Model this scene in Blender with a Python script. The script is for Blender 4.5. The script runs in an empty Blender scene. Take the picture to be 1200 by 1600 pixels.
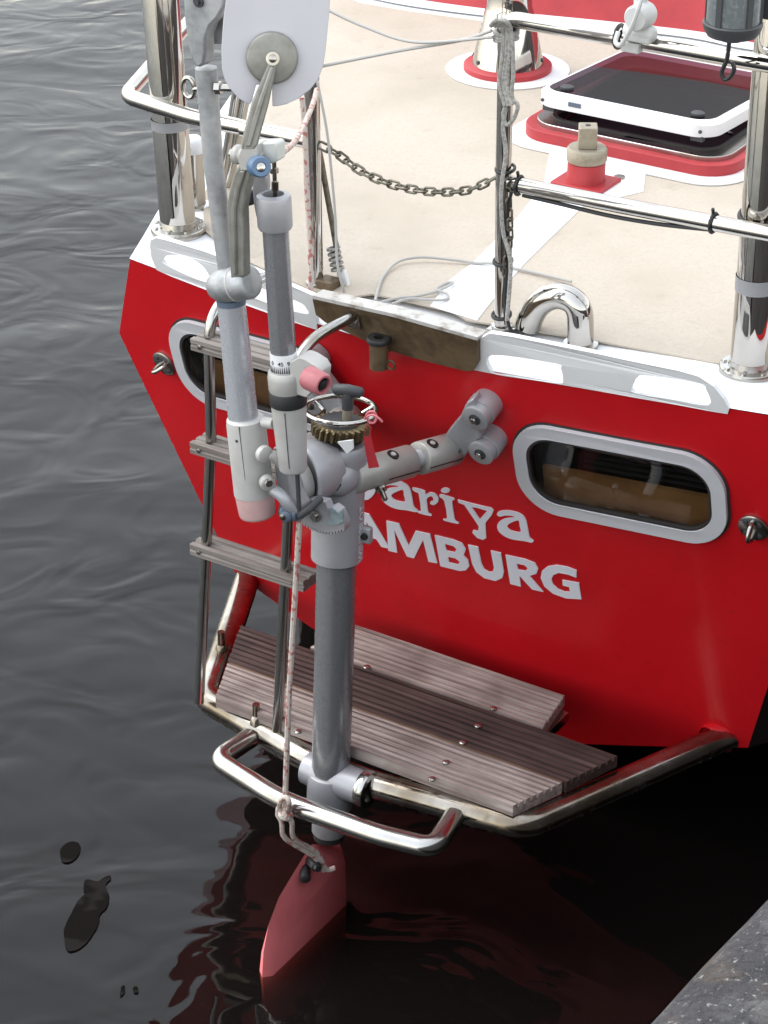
import bpy, bmesh, math, random
from mathutils import Vector as V, Matrix, noise
from mathutils.geometry import tessellate_polygon
random.seed(7)
S = 1.4                      # metres per drawing unit
SC = bpy.context.scene
COL = SC.collection

# ------------------------------------------------------------------ camera, sky, sun, exposure
F_PX, PITCH, CAM_Z = 3700.0, math.radians(29), 2.51
cam = bpy.data.cameras.new('camera'); cam.sensor_fit = 'VERTICAL'; cam.sensor_height = 36; cam.lens = F_PX/1600*36
cam.clip_start = 0.05; cam.clip_end = 3000
co = bpy.data.objects.new('camera', cam); COL.objects.link(co); SC.camera = co
co.location = (0, 0, CAM_Z*S); co.rotation_euler = (math.pi/2-PITCH, 0, 0)
SUN_EL, SUN_AZ = math.radians(59), math.radians(-70)     # azimuth measured from +Y towards +X
world = bpy.data.worlds.new('World'); SC.world = world; world.use_nodes = True
nt = world.node_tree; nt.nodes.clear()
sky = nt.nodes.new('ShaderNodeTexSky'); sky.sky_type = 'NISHITA'; sky.sun_disc = False
sky.sun_elevation = SUN_EL; sky.sun_rotation = SUN_AZ; sky.air_density = 2.0; sky.dust_density = 0.5; sky.ozone_density = 1.0
hs = nt.nodes.new('ShaderNodeHueSaturation'); hs.inputs['Saturation'].default_value = 0.26
bg = nt.nodes.new('ShaderNodeBackground'); bg.inputs['Strength'].default_value = 0.15
wo = nt.nodes.new('ShaderNodeOutputWorld')
nt.links.new(sky.outputs[0], hs.inputs['Color']); nt.links.new(hs.outputs[0], bg.inputs['Color']); nt.links.new(bg.outputs[0], wo.inputs['Surface'])
sl = bpy.data.lights.new('sun', 'SUN'); sl.energy = 0.5; sl.angle = math.radians(30); sl.color = (1.0, 0.96, 0.9)
so = bpy.data.objects.new('sun', sl); COL.objects.link(so)
sd = V((math.sin(SUN_AZ)*math.cos(SUN_EL), math.cos(SUN_AZ)*math.cos(SUN_EL), math.sin(SUN_EL)))
so.rotation_euler = sd.to_track_quat('Z', 'Y').to_euler(); so.location = (0, 0, 20)
SC.view_settings.view_transform = 'Standard'; SC.view_settings.look = 'None'; SC.view_settings.gamma = 1; SC.view_settings.exposure = 1.4
SC.render.engine = 'CYCLES'
SC.cycles.max_bounces = 10; SC.cycles.transparent_max_bounces = 12; SC.cycles.caustics_reflective = False; SC.cycles.caustics_refractive = False

# ------------------------------------------------------------------ survey frame (units; x100% real planes of the place)
CAM = V((0, 0, CAM_Z)); RT = V((1, 0, 0)); FW = V((0, math.cos(PITCH), -math.sin(PITCH))); UP = V((0, math.sin(PITCH), math.cos(PITCH)))
TH = math.radians(-32.5); U = V((math.cos(TH), math.sin(TH), 0)); W_ = V((-math.sin(TH), math.cos(TH), 0)); Z = V((0, 0, 1))
ZP = 0.284; O = V((0.149, 3.506, 0))
RAKE, CURV, HALF = 0.28, 0.10, 0.47
def B(a, b, z): return O + U*a + W_*b + Z*z                    # boat frame: a to starboard, b forward, z above the water
def boat(P):
    d = P-O; return V((d.dot(U), d.dot(W_), P.z))
def ray(x, y): return FW + RT*((x-600)/F_PX) - UP*((y-800)/F_PX)
def on(x, y, P, n):
    d = ray(x, y); return CAM + d*((P-CAM).dot(n)/d.dot(n))
def PB(x, y, b): return on(x, y, B(0, b, 0), W_)               # on the athwartships plane at b
def PA(x, y, a): return on(x, y, B(a, 0, 0), U)                # on the fore-and-aft plane at a
def PZ(x, y, z): return on(x, y, V((0, 0, z)), Z)              # on the level plane at z
def tb(a, z): return -RAKE*(z-ZP) - CURV*(HALF*HALF-a*a)       # transom surface b(a, z)
def tn(a, z): return (U*(2*CURV*a) - W_ - Z*RAKE).normalized() # outward (aft) normal
def T(x, y, off=0.0):
    b = -0.15
    for _ in range(30):
        q = boat(PB(x, y, b)); b = 0.5*b + 0.5*tb(q.x, q.z)
    q = boat(PB(x, y, b)); return B(q.x, tb(q.x, q.z), q.z) + tn(q.x, q.z)*off
def TS(a, z, off=0.0): return B(a, tb(a, z), z) + tn(a, z)*off
def rp(P, px): return px*(P-CAM).dot(FW)/F_PX                   # pixels to units at that point

# ------------------------------------------------------------------ mesh helpers
class MB:
    def __init__(s): s.v = []; s.f = []
    def add(s, vs, fs):
        o = len(s.v); s.v += [V(p) for p in vs]; s.f += [tuple(i+o for i in f) for f in fs]; return s
def frame(t, ref=None):
    t = t.normalized()
    r = ref if ref is not None else (Z if abs(t.z) < 0.9 else U)
    x = r.cross(t).normalized(); return x, t.cross(x)
def tube(mb, pts, r, n=14, caps=True, closed=False):
    pts = [V(p) for p in pts]; N = len(pts); rs = r if isinstance(r, (list, tuple)) else [r]*N
    tans = []
    for i in range(N):
        if closed: t = pts[(i+1) % N]-pts[i-1]
        else: t = pts[min(i+1, N-1)]-pts[max(i-1, 0)]
        tans.append(t.normalized())
    x, y = frame(tans[0]); vs = []; fs = []
    for i in range(N):
        if i:
            q = tans[i-1].rotation_difference(tans[i]); x = q @ x; x = (x-tans[i]*x.dot(tans[i])).normalized(); y = tans[i].cross(x)
        for k in range(n):
            a = 2*math.pi*k/n; vs.append(pts[i]+(x*math.cos(a)+y*math.sin(a))*rs[i])
    M = N if closed else N-1
    for i in range(M):
        j = (i+1) % N
        for k in range(n):
            l = (k+1) % n; fs.append((i*n+k, i*n+l, j*n+l, j*n+k))
    if caps and not closed:
        fs.append(tuple(range(n-1, -1, -1))); fs.append(tuple((N-1)*n+k for k in range(n)))
    return mb.add(vs, fs)
def fillet(pts, r, n=7):
    pts = [V(p) for p in pts]; out = [pts[0]]
    rr = r if isinstance(r, (list, tuple)) else [r]*(len(pts)-2)
    for i in range(1, len(pts)-1):
        p = pts[i]; a = pts[i-1]-p; c = pts[i+1]-p; la, lc = a.length, c.length; a.normalize(); c.normalize()
        ang = a.angle(c); d = min(rr[i-1]/math.tan(ang/2), la*0.49, lc*0.49)
        s, e = p+a*d, p+c*d
        for k in range(n+1):
            t = k/n; out.append(s*(1-t)**2 + p*2*t*(1-t) + e*t*t)
    out.append(pts[-1]); return out
def spline(pts, n=8, closed=False):
    pts = [V(p) for p in pts]; out = []; N = len(pts)
    for i in range(N if closed else N-1):
        g = (lambda k: pts[k % N]) if closed else (lambda k: pts[min(max(k, 0), N-1)])
        p0, p1, p2, p3 = g(i-1), g(i), g(i+1), g(i+2)
        for k in range(n):
            t = k/n
            out.append(0.5*((2*p1)+(p2-p0)*t+(2*p0-5*p1+4*p2-p3)*t*t+(3*p1-p0-3*p2+p3)*t**3))
    if not closed: out.append(pts[-1])
    return out
def lathe(mb, p0, ax, prof, n=28, ref=None, caps=True):
    """profile: (distance along axis, radius)"""
    ax = ax.normalized(); x, y = frame(ax, ref); vs = []; fs = []
    for (d, r) in prof:
        for k in range(n):
            a = 2*math.pi*k/n; vs.append(p0+ax*d+(x*math.cos(a)+y*math.sin(a))*r)
    for i in range(len(prof)-1):
        for k in range(n):
            l = (k+1) % n; fs.append((i*n+k, i*n+l, (i+1)*n+l, (i+1)*n+k))
    if caps:
        fs.append(tuple(range(n-1, -1, -1))); m = (len(prof)-1)*n; fs.append(tuple(m+k for k in range(n)))
    return mb.add(vs, fs)
def cyl(mb, p0, p1, r0, r1=None, n=24, bev=0.0):
    p0, p1 = V(p0), V(p1); r1 = r0 if r1 is None else r1; L = (p1-p0).length
    if bev: return lathe(mb, p0, p1-p0, [(0, r0-bev), (bev, r0), (L-bev, r1), (L, r1-bev)], n)
    return lathe(mb, p0, p1-p0, [(0, r0), (L, r1)], n)
def prism(mb, pts, vec, holes=(), vec2=None):
    loops = [[V(p) for p in pts]]+[[V(p) for p in h] for h in holes]
    nw = V((0, 0, 0)); l0 = loops[0]
    for i in range(len(l0)): nw += l0[i-1].cross(l0[i])
    fx, fy = frame(nw); tris = tessellate_polygon([[V((p.dot(fx), p.dot(fy), 0)) for p in l] for l in loops]); flat = [p for l in loops for p in l]; n = len(flat)
    vecs = vec if callable(vec) else (lambda p: vec)
    vs = flat+[p+vecs(p) for p in flat]; fs = []
    for t in tris: fs.append(tuple(t)); fs.append(tuple(i+n for i in reversed(t)))
    o = 0
    for l in loops:
        m = len(l)
        for i in range(m): j = (i+1) % m; fs.append((o+i, o+j, n+o+j, n+o+i))
        o += m
    return mb.add(vs, fs)
def box(mb, c, ex, ey, ez):
    """half-extent vectors"""
    vs = [c+ex*i+ey*j+ez*k for i in (-1, 1) for j in (-1, 1) for k in (-1, 1)]
    return mb.add(vs, [(0, 1, 3, 2), (4, 6, 7, 5), (0, 4, 5, 1), (2, 3, 7, 6), (0, 2, 6, 4), (1, 5, 7, 3)])
def boxb(mb, a0, a1, b0, b1, z0, z1):
    return box(mb, B((a0+a1)/2, (b0+b1)/2, (z0+z1)/2), U*(a1-a0)/2, W_*(b1-b0)/2, Z*(z1-z0)/2)
def dense(pts, step, closed=True):
    pts = [V(p) for p in pts]; out = []; N = len(pts)
    for i in range(N if closed else N-1):
        p, q = pts[i], pts[(i+1) % N]; m = max(1, int((q-p).length/step))
        out += [p.lerp(q, k/m) for k in range(m)]
    if not closed: out.append(pts[-1])
    return out
def rrect(w, h, r, n=7):
    out = []
    for cx, cy, a0 in ((w/2-r, h/2-r, 0), (-w/2+r, h/2-r, 90), (-w/2+r, -h/2+r, 180), (w/2-r, -h/2+r, 270)):
        for k in range(n+1):
            a = math.radians(a0+90*k/n); out.append((cx+r*math.cos(a), cy+r*math.sin(a)))
    return out
def link(name, mb, mat, root_loc, parent=None, bevel=0, smooth=40, seg=2):
    me = bpy.data.meshes.new(name); me.from_pydata([tuple(p*S-root_loc) for p in mb.v], [], mb.f); me.validate()
    bm = bmesh.new(); bm.from_mesh(me); bmesh.ops.recalc_face_normals(bm, faces=bm.faces); bm.to_mesh(me); bm.free()
    me.materials.append(mat)
    for p in me.polygons: p.use_smooth = True
    me.set_sharp_from_angle(angle=math.radians(smooth))
    o = bpy.data.objects.new(name, me); COL.objects.link(o)
    if parent is not None: o.parent = parent
    else: o.location = root_loc
    if bevel:
        m = o.modifiers.new('bevel', 'BEVEL'); m.width = bevel*S; m.segments = seg; m.limit_method = 'ANGLE'; m.angle_limit = math.radians(40); m.harden_normals = False
    return o
class Thing:
    def __init__(s, name, label, cat, P, group=None, kind=None):
        s.loc = V(P)*S
        s.o = bpy.data.objects.new(name, None); COL.objects.link(s.o); s.o.location = s.loc; s.o.empty_display_size = 0.1
        s.o['label'] = label; s.o['category'] = cat
        if group: s.o['group'] = group
        if kind: s.o['kind'] = kind
    def part(s, name, mb, mat, parent=None, label=None, **k):
        o = link(name, mb, mat, s.loc, parent or s.o, **k)
        if label: o['label'] = label
        return o
def single(name, mb, mat, label, cat, P, group=None, kind=None, **k):
    o = link(name, mb, mat, V(P)*S, None, **k)
    if label: o['label'] = label
    if cat: o['category'] = cat
    if group: o['group'] = group
    if kind: o['kind'] = kind
    return o

# ------------------------------------------------------------------ materials
def mat(name, col, rough=0.5, metal=0.0, spec=0.5, coat=0.0, noise=None, bump=None, rvar=0.0, coatr=0.05):
    """noise: (scale, second colour, lo, hi[, detail]); bump: (scale, strength, distance)"""
    m = bpy.data.materials.new(name); m.use_nodes = True; t = m.node_tree; p = t.nodes['Principled BSDF']
    p.inputs['Base Color'].default_value = (*col, 1); p.inputs['Roughness'].default_value = rough; p.inputs['Metallic'].default_value = metal
    p.inputs['Specular IOR Level'].default_value = spec; p.inputs['Coat Weight'].default_value = coat; p.inputs['Coat Roughness'].default_value = coatr
    tc = t.nodes.new('ShaderNodeTexCoord')
    def nz(scale, detail=5, rgh=0.6):
        n = t.nodes.new('ShaderNodeTexNoise'); n.inputs['Scale'].default_value = scale; n.inputs['Detail'].default_value = detail; n.inputs['Roughness'].default_value = rgh
        t.links.new(tc.outputs['Object'], n.inputs['Vector']); return n
    last = None
    if noise:
        specs = noise if isinstance(noise, list) else [noise]
        for sp in specs:
            n = nz(sp[0], sp[4] if len(sp) > 4 else 5)
            mr = t.nodes.new('ShaderNodeMapRange'); mr.inputs['From Min'].default_value = sp[2]; mr.inputs['From Max'].default_value = sp[3]
            t.links.new(n.outputs[0], mr.inputs['Value'])
            mx = t.nodes.new('ShaderNodeMix'); mx.data_type = 'RGBA'
            t.links.new(mr.outputs[0], mx.inputs['Factor'])
            if last is None: mx.inputs['A'].default_value = (*col, 1)
            else: t.links.new(last, mx.inputs['A'])
            mx.inputs['B'].default_value = (*sp[1], 1); last = mx.outputs['Result']
        t.links.new(last, p.inputs['Base Color'])
        if rvar:
            mr2 = t.nodes.new('ShaderNodeMapRange'); mr2.inputs['From Min'].default_value = 0.3; mr2.inputs['From Max'].default_value = 0.7
            mr2.inputs['To Min'].default_value = max(rough-rvar, 0.02); mr2.inputs['To Max'].default_value = rough+rvar
            t.links.new(n.outputs[0], mr2.inputs['Value']); t.links.new(mr2.outputs[0], p.inputs['Roughness'])
    if bump:
        n = nz(bump[0], 4); b = t.nodes.new('ShaderNodeBump'); b.inputs['Strength'].default_value = bump[1]; b.inputs['Distance'].default_value = bump[2]
        t.links.new(n.outputs[0], b.inputs['Height']); t.links.new(b.outputs[0], p.inputs['Normal'])
    return m
M = {}
M['red'] = mat('red_gloss_paint', (0.61, 0.009, 0.015), 0.34, spec=0.25, coat=0.15, coatr=0.1, noise=[(2.2, (0.51, 0.0065, 0.011), 0.4, 0.65), (34, (0.46, 0.009, 0.013), 0.6, 0.8, 8)], bump=(2.2, 0.08, 0.02))
M['reddeck'] = mat('red_deck_paint', (0.40, 0.03, 0.036), 0.5, noise=(14, (0.34, 0.025, 0.03), 0.45, 0.7))
M['under'] = mat('near_black_hull', (0.012, 0.006, 0.007), 0.6)
M['white'] = mat('white_paint', (0.8, 0.8, 0.81), 0.6, spec=0.3, noise=[(5, (0.74, 0.74, 0.74), 0.5, 0.75), (60, (0.62, 0.61, 0.58), 0.66, 0.85, 8)])
M['letter'] = mat('white_lettering', (0.78, 0.78, 0.84), 0.4)
M['letterrim'] = mat('dark_lettering_outline', (0.16, 0.004, 0.008), 0.4)
M['cream'] = mat('cream_nonskid_paint', (0.50, 0.437, 0.36), 0.75, noise=[(3.2, (0.42, 0.362, 0.288), 0.43, 0.72, 10), (13, (0.34, 0.285, 0.215), 0.60, 0.85, 10), (120, (0.44, 0.385, 0.315), 0.45, 0.7, 4)], bump=(260, 0.35, 0.004))
M['chrome'] = mat('polished_stainless', (0.50, 0.48, 0.45), 0.05, 1.0, noise=(6, (0.42, 0.395, 0.35), 0.45, 0.7), rvar=0.02)
M['steel'] = mat('brushed_stainless', (0.46, 0.45, 0.43), 0.2, 1.0, noise=(10, (0.34, 0.315, 0.275), 0.45, 0.7), rvar=0.08)
M['stained'] = mat('stained_stainless', (0.40, 0.375, 0.34), 0.2, 1.0, noise=[(6, (0.20, 0.165, 0.125), 0.38, 0.62, 6), (40, (0.10, 0.07, 0.045), 0.6, 0.85, 4)], rvar=0.12)
M['anod'] = mat('anodised_tube', (0.30, 0.303, 0.317), 0.25, 0.6, noise=(60, (0.26, 0.263, 0.277), 0.4, 0.7), rvar=0.05)
M['alu'] = mat('bright_aluminium_tube', (0.55, 0.56, 0.595), 0.27, 0.45, noise=(30, (0.49, 0.50, 0.535), 0.4, 0.7), rvar=0.06)
M['cast'] = mat('cast_aluminium', (0.40, 0.40, 0.42), 0.4, 0.3, noise=[(9, (0.32, 0.32, 0.335), 0.45, 0.7), (70, (0.2, 0.19, 0.18), 0.66, 0.85)], bump=(240, 0.12, 0.003))
M['castpale'] = mat('pale_cast_aluminium', (0.50, 0.49, 0.47), 0.5, 0.15, noise=[(8, (0.40, 0.385, 0.36), 0.45, 0.72), (90, (0.25, 0.23, 0.2), 0.68, 0.85)], bump=(240, 0.12, 0.003))
M['galv'] = mat('galvanised_steel', (0.42, 0.43, 0.44), 0.5, 0.5, noise=[(26, (0.28, 0.285, 0.29), 0.42, 0.66, 6), (9, (0.5, 0.5, 0.5), 0.5, 0.7)], bump=(120, 0.15, 0.003))
M['armcast'] = mat('warm_grey_casting', (0.41, 0.395, 0.37), 0.4, 0.3, noise=[(9, (0.33, 0.315, 0.285), 0.45, 0.7), (80, (0.16, 0.145, 0.12), 0.66, 0.85)], bump=(240, 0.1, 0.003))
M['armgrey'] = mat('olive_grey_arm', (0.27, 0.265, 0.24), 0.45, 0.4, noise=(30, (0.2, 0.195, 0.17), 0.45, 0.7))
M['pinkpale'] = mat('pale_pink_plastic', (0.62, 0.40, 0.385), 0.5, noise=(40, (0.56, 0.36, 0.345), 0.45, 0.7))
M['pink'] = mat('faded_red_plastic', (0.45, 0.15, 0.17), 0.45, noise=(20, (0.4, 0.13, 0.14), 0.45, 0.7))
M['rudder'] = mat('faded_red_antifouling', (0.86, 0.21, 0.22), 0.7, noise=[(12, (0.76, 0.17, 0.18), 0.45, 0.7), (80, (0.3, 0.05, 0.05), 0.7, 0.9)])
M['black'] = mat('black_plastic', (0.015, 0.015, 0.016), 0.45)
M['dgrey'] = mat('dark_grey_plastic', (0.05, 0.052, 0.056), 0.5)
M['blue'] = mat('blue_plastic', (0.09, 0.16, 0.27), 0.4)
M['bluegrey'] = mat('blue_grey_plastic', (0.10, 0.13, 0.18), 0.45)
M['teal'] = mat('teal_grey_wear', (0.27, 0.34, 0.36), 0.5, noise=(40, (0.17, 0.22, 0.23), 0.45, 0.65))
M['bronze'] = mat('weathered_bronze', (0.16, 0.11, 0.06), 0.5, 0.3, noise=[(22, (0.08, 0.052, 0.028), 0.42, 0.66, 7), (7, (0.25, 0.19, 0.12), 0.55, 0.75)], bump=(90, 0.2, 0.003))
M['worn'] = mat('worn_grey_edge', (0.50, 0.485, 0.46), 0.5, 0.2, noise=(30, (0.26, 0.22, 0.18), 0.5, 0.7))
M['gear'] = mat('greasy_bronze_gear', (0.20, 0.155, 0.085), 0.4, 0.7, noise=(50, (0.07, 0.05, 0.03), 0.5, 0.7))
M['cap'] = mat('dull_bronze_cap', (0.36, 0.32, 0.25), 0.45, 0.5, noise=(25, (0.25, 0.21, 0.15), 0.45, 0.7))
M['frame'] = mat('grey_window_frame', (0.56, 0.56, 0.585), 0.5, 0.0, noise=(8, (0.6, 0.6, 0.62), 0.45, 0.7))
M['rubber'] = mat('rubber_seal', (0.03, 0.025, 0.024), 0.6)
M['wood_in'] = mat('varnished_wood', (0.50, 0.29, 0.13), 0.4, noise=(9, (0.36, 0.19, 0.075), 0.4, 0.7))
M['cloth'] = mat('dark_blind_cloth', (0.02, 0.02, 0.024), 0.9)
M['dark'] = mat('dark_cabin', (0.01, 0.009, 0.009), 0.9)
M['rope'] = mat('grey_rope', (0.40, 0.385, 0.36), 0.85, noise=(160, (0.24, 0.23, 0.21), 0.45, 0.6), bump=(300, 0.6, 0.004))
M['cable'] = mat('grey_cable', (0.42, 0.41, 0.39), 0.6)
M['chain'] = mat('dull_chain', (0.17, 0.155, 0.125), 0.4, 0.8, noise=(60, (0.09, 0.08, 0.06), 0.45, 0.65))
M['tag'] = mat('red_tag_cloth', (0.42, 0.02, 0.03), 0.6)
M['string'] = mat('pink_string', (0.75, 0.22, 0.25), 0.6)
M['whiteplastic'] = mat('white_plastic', (0.62, 0.62, 0.61), 0.45, noise=(15, (0.52, 0.52, 0.5), 0.5, 0.75))
M['tape'] = mat('grey_tape', (0.28, 0.28, 0.29), 0.5)
M['lens'] = mat('crazed_grey_lens', (0.13, 0.145, 0.15), 0.3, noise=(120, (0.22, 0.235, 0.24), 0.5, 0.7))
M['vane'] = mat('pale_grey_vane', (0.48, 0.475, 0.50), 0.5, noise=(6, (0.45, 0.445, 0.47), 0.45, 0.7))
M['clear'] = mat('cloudy_plastic', (0.55, 0.56, 0.53), 0.3)
def rope_rw():
    m = mat('red_fleck_rope', (0.56, 0.49, 0.44), 0.85, bump=(300, 0.6, 0.004)); t = m.node_tree; p = t.nodes['Principled BSDF']
    tc = t.nodes.new('ShaderNodeTexCoord'); mp = t.nodes.new('ShaderNodeMapping'); mp.inputs['Scale'].default_value = (90, 90, 75)
    n = t.nodes.new('ShaderNodeTexNoise'); n.inputs['Scale'].default_value = 1; n.inputs['Detail'].default_value = 1
    r = t.nodes.new('ShaderNodeMapRange'); r.inputs['From Min'].default_value = 0.54; r.inputs['From Max'].default_value = 0.62
    mx = t.nodes.new('ShaderNodeMix'); mx.data_type = 'RGBA'; mx.inputs['A'].default_value = (0.56, 0.49, 0.44, 1); mx.inputs['B'].default_value = (0.42, 0.16, 0.14, 1)
    t.links.new(tc.outputs['Object'], mp.inputs[0]); t.links.new(mp.outputs[0], n.inputs['Vector']); t.links.new(n.outputs[0], r.inputs['Value'])
    t.links.new(r.outputs[0], mx.inputs['Factor']); t.links.new(mx.outputs['Result'], p.inputs['Base Color']); return m
M['ropered'] = rope_rw()
def teak(name, c1, c2, c3):
    m = bpy.data.materials.new(name); m.use_nodes = True; t = m.node_tree; p = t.nodes['Principled BSDF']; p.inputs['Roughness'].default_value = 0.62
    tc = t.nodes.new('ShaderNodeTexCoord'); mp = t.nodes.new('ShaderNodeMapping'); mp.inputs['Scale'].default_value = (3.0, 110, 110); vr = t.nodes.new('ShaderNodeVectorRotate'); vr.rotation_type = 'Z_AXIS'; vr.inputs['Angle'].default_value = -TH
    n = t.nodes.new('ShaderNodeTexNoise'); n.inputs['Scale'].default_value = 1; n.inputs['Detail'].default_value = 7; n.inputs['Roughness'].default_value = 0.65
    cr = t.nodes.new('ShaderNodeValToRGB'); e = cr.color_ramp.elements; e[0].position = 0.33; e[0].color = (*c1, 1); e[1].position = 0.7; e[1].color = (*c3, 1)
    e2 = cr.color_ramp.elements.new(0.52); e2.color = (*c2, 1)
    n2 = t.nodes.new('ShaderNodeTexNoise'); n2.inputs['Scale'].default_value = 7; n2.inputs['Detail'].default_value = 4
    mr = t.nodes.new('ShaderNodeMapRange'); mr.inputs['From Min'].default_value = 0.45; mr.inputs['From Max'].default_value = 0.75; mr.inputs['To Max'].default_value = 0.75
    mx = t.nodes.new('ShaderNodeMix'); mx.data_type = 'RGBA'; mx.inputs['B'].default_value = (*c1, 1)
    b = t.nodes.new('ShaderNodeBump'); b.inputs['Strength'].default_value = 0.5; b.inputs['Distance'].default_value = 0.004
    L = t.links.new; L(tc.outputs['Object'], vr.inputs['Vector']); L(vr.outputs[0], mp.inputs[0]); L(mp.outputs[0], n.inputs['Vector']); L(n.outputs[0], cr.inputs[0]); L(tc.outputs['Object'], n2.inputs['Vector'])
    L(n2.outputs[0], mr.inputs['Value']); L(mr.outputs[0], mx.inputs['Factor']); L(cr.outputs[0], mx.inputs['A']); L(mx.outputs['Result'], p.inputs['Base Color'])
    L(n.outputs[0], b.inputs['Height']); L(b.outputs[0], p.inputs['Normal']); return m
M['teak_grey'] = teak('weathered_teak', (0.14, 0.095, 0.082), (0.37, 0.30, 0.272), (0.56, 0.485, 0.44))
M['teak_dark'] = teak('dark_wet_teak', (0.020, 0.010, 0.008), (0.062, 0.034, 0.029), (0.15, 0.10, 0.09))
M['teak_brown'] = teak('oiled_teak_edge', (0.05, 0.025, 0.012), (0.14, 0.085, 0.05), (0.24, 0.17, 0.11))
M['step'] = teak('weathered_step_wood', (0.13, 0.105, 0.09), (0.24, 0.21, 0.19), (0.34, 0.31, 0.285))
def glass(name, tint, mixr=None):
    m = bpy.data.materials.new(name); m.use_nodes = True; t = m.node_tree; t.nodes.clear()
    o = t.nodes.new('ShaderNodeOutputMaterial'); mx = t.nodes.new('ShaderNodeMixShader'); fr = t.nodes.new('ShaderNodeFresnel'); fr.inputs['IOR'].default_value = 1.5
    tr = t.nodes.new('ShaderNodeBsdfTransparent'); tr.inputs['Color'].default_value = (*tint, 1); ge = t.nodes.new('ShaderNodeNewGeometry'); mu = t.nodes.new('ShaderNodeMath'); mu.operation = 'MULTIPLY'; iv = t.nodes.new('ShaderNodeMath'); iv.operation = 'SUBTRACT'; iv.inputs[0].default_value = 1
    gl = t.nodes.new('ShaderNodeBsdfGlossy'); gl.inputs['Roughness'].default_value = 0.03
    L = t.links.new; L(ge.outputs['Backfacing'], iv.inputs[1]); L(fr.outputs[0], mu.inputs[0]); L(iv.outputs[0], mu.inputs[1]); L(mu.outputs[0], mx.inputs[0]); L(tr.outputs[0], mx.inputs[1]); L(gl.outputs[0], mx.inputs[2]); L(mx.outputs[0], o.inputs['Surface']); return m
M['pane'] = glass('window_pane', (0.75, 0.73, 0.70))
M['smoke'] = glass('smoked_acrylic', (0.42, 0.30, 0.36))
# water: clear skin that mirrors the sky, soaking up light below it
def water_mat():
    m = bpy.data.materials.new('harbour_water'); m.use_nodes = True; t = m.node_tree; t.nodes.clear(); N = t.nodes.new; L = t.links.new
    o = N('ShaderNodeOutputMaterial'); mx = N('ShaderNodeMixShader'); fr = N('ShaderNodeFresnel'); fr.inputs['IOR'].default_value = 1.335
    tr = N('ShaderNodeBsdfTransparent'); tr.inputs['Color'].default_value = (0.62, 0.50, 0.42, 1); gl = N('ShaderNodeBsdfGlossy'); gl.inputs['Roughness'].default_value = 0.015
    tc = N('ShaderNodeTexCoord')
    mp = N('ShaderNodeMapping'); mp.inputs['Rotation'].default_value = (0, 0, math.radians(20)); mp.inputs['Scale'].default_value = (1.0, 1.25, 1)
    n1 = N('ShaderNodeTexNoise'); n1.inputs['Scale'].default_value = 0.85; n1.inputs['Detail'].default_value = 3; n1.inputs['Roughness'].default_value = 0.4; n1.inputs['Distortion'].default_value = 0.5
    n2 = N('ShaderNodeTexNoise'); n2.inputs['Scale'].default_value = 2.7; n2.inputs['Detail'].default_value = 1.5; n2.inputs['Roughness'].default_value = 0.45; n2.inputs['Distortion'].default_value = 1.8
    b1 = N('ShaderNodeBump'); b1.inputs['Strength'].default_value = 1.0; b1.inputs['Distance'].default_value = 0.040
    b2 = N('ShaderNodeBump'); b2.inputs['Strength'].default_value = 1.0; b2.inputs['Distance'].default_value = 0.0085
    L(tc.outputs['Object'], mp.inputs[0]); L(mp.outputs[0], n1.inputs['Vector']); L(mp.outputs[0], n2.inputs['Vector'])
    L(n1.outputs[0], b1.inputs['Height']); L(n2.outputs[0], b2.inputs['Height']); L(b1.outputs[0], b2.inputs['Normal'])
    L(b2.outputs[0], gl.inputs['Normal']); L(b2.outputs[0], fr.inputs['Normal'])
    ge = N('ShaderNodeNewGeometry'); mu = N('ShaderNodeMath'); mu.operation = 'MULTIPLY'; iv = N('ShaderNodeMath'); iv.operation = 'SUBTRACT'; iv.inputs[0].default_value = 1
    L(ge.outputs['Backfacing'], iv.inputs[1]); L(fr.outputs[0], mu.inputs[0]); L(iv.outputs[0], mu.inputs[1])
    df = N('ShaderNodeBsdfDiffuse'); df.inputs['Color'].default_value = (0.06, 0.047, 0.042, 1); sm_ = N('ShaderNodeMixShader'); sm_.inputs[0].default_value = 0.09; L(tr.outputs[0], sm_.inputs[1]); L(df.outputs[0], sm_.inputs[2])
    L(mu.outputs[0], mx.inputs[0]); L(sm_.outputs[0], mx.inputs[1]); L(gl.outputs[0], mx.inputs[2]); L(mx.outputs[0], o.inputs['Surface'])
    va = N('ShaderNodeVolumeAbsorption'); va.inputs['Color'].default_value = (0.35, 0.2, 0.12, 1); va.inputs['Density'].default_value = 13.0
    L(va.outputs[0], o.inputs['Volume']); return m
M['water'] = water_mat()
M['mud'] = mat('river_mud', (0.02, 0.016, 0.012), 0.9)
def quay_mat():
    m = mat('worn_quay_stone', (0.060, 0.056, 0.060), 0.85, noise=[(5, (0.032, 0.030, 0.034), 0.4, 0.62, 8), (7, (0.095, 0.066, 0.045), 0.55, 0.72, 8), (22, (0.13, 0.125, 0.12), 0.5, 0.75, 10), (120, (0.30, 0.29, 0.275), 0.60, 0.70, 6)], bump=(40, 1.0, 0.025)); return m
M['quay'] = quay_mat()
M['refl_dark'] = mat('dark_brown_reflection', (0.004, 0.0028, 0.0022), 0.6, spec=0.03, noise=(5.5, (0.012, 0.010, 0.0095), 0.50, 0.54, 3))  # near-black colour standing in for dark reflections in the water
M['unseen_paving'] = mat('unseen_pale_paving', (0.42, 0.41, 0.39), 0.9, noise=(3, (0.34, 0.33, 0.31), 0.4, 0.7, 8))

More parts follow.
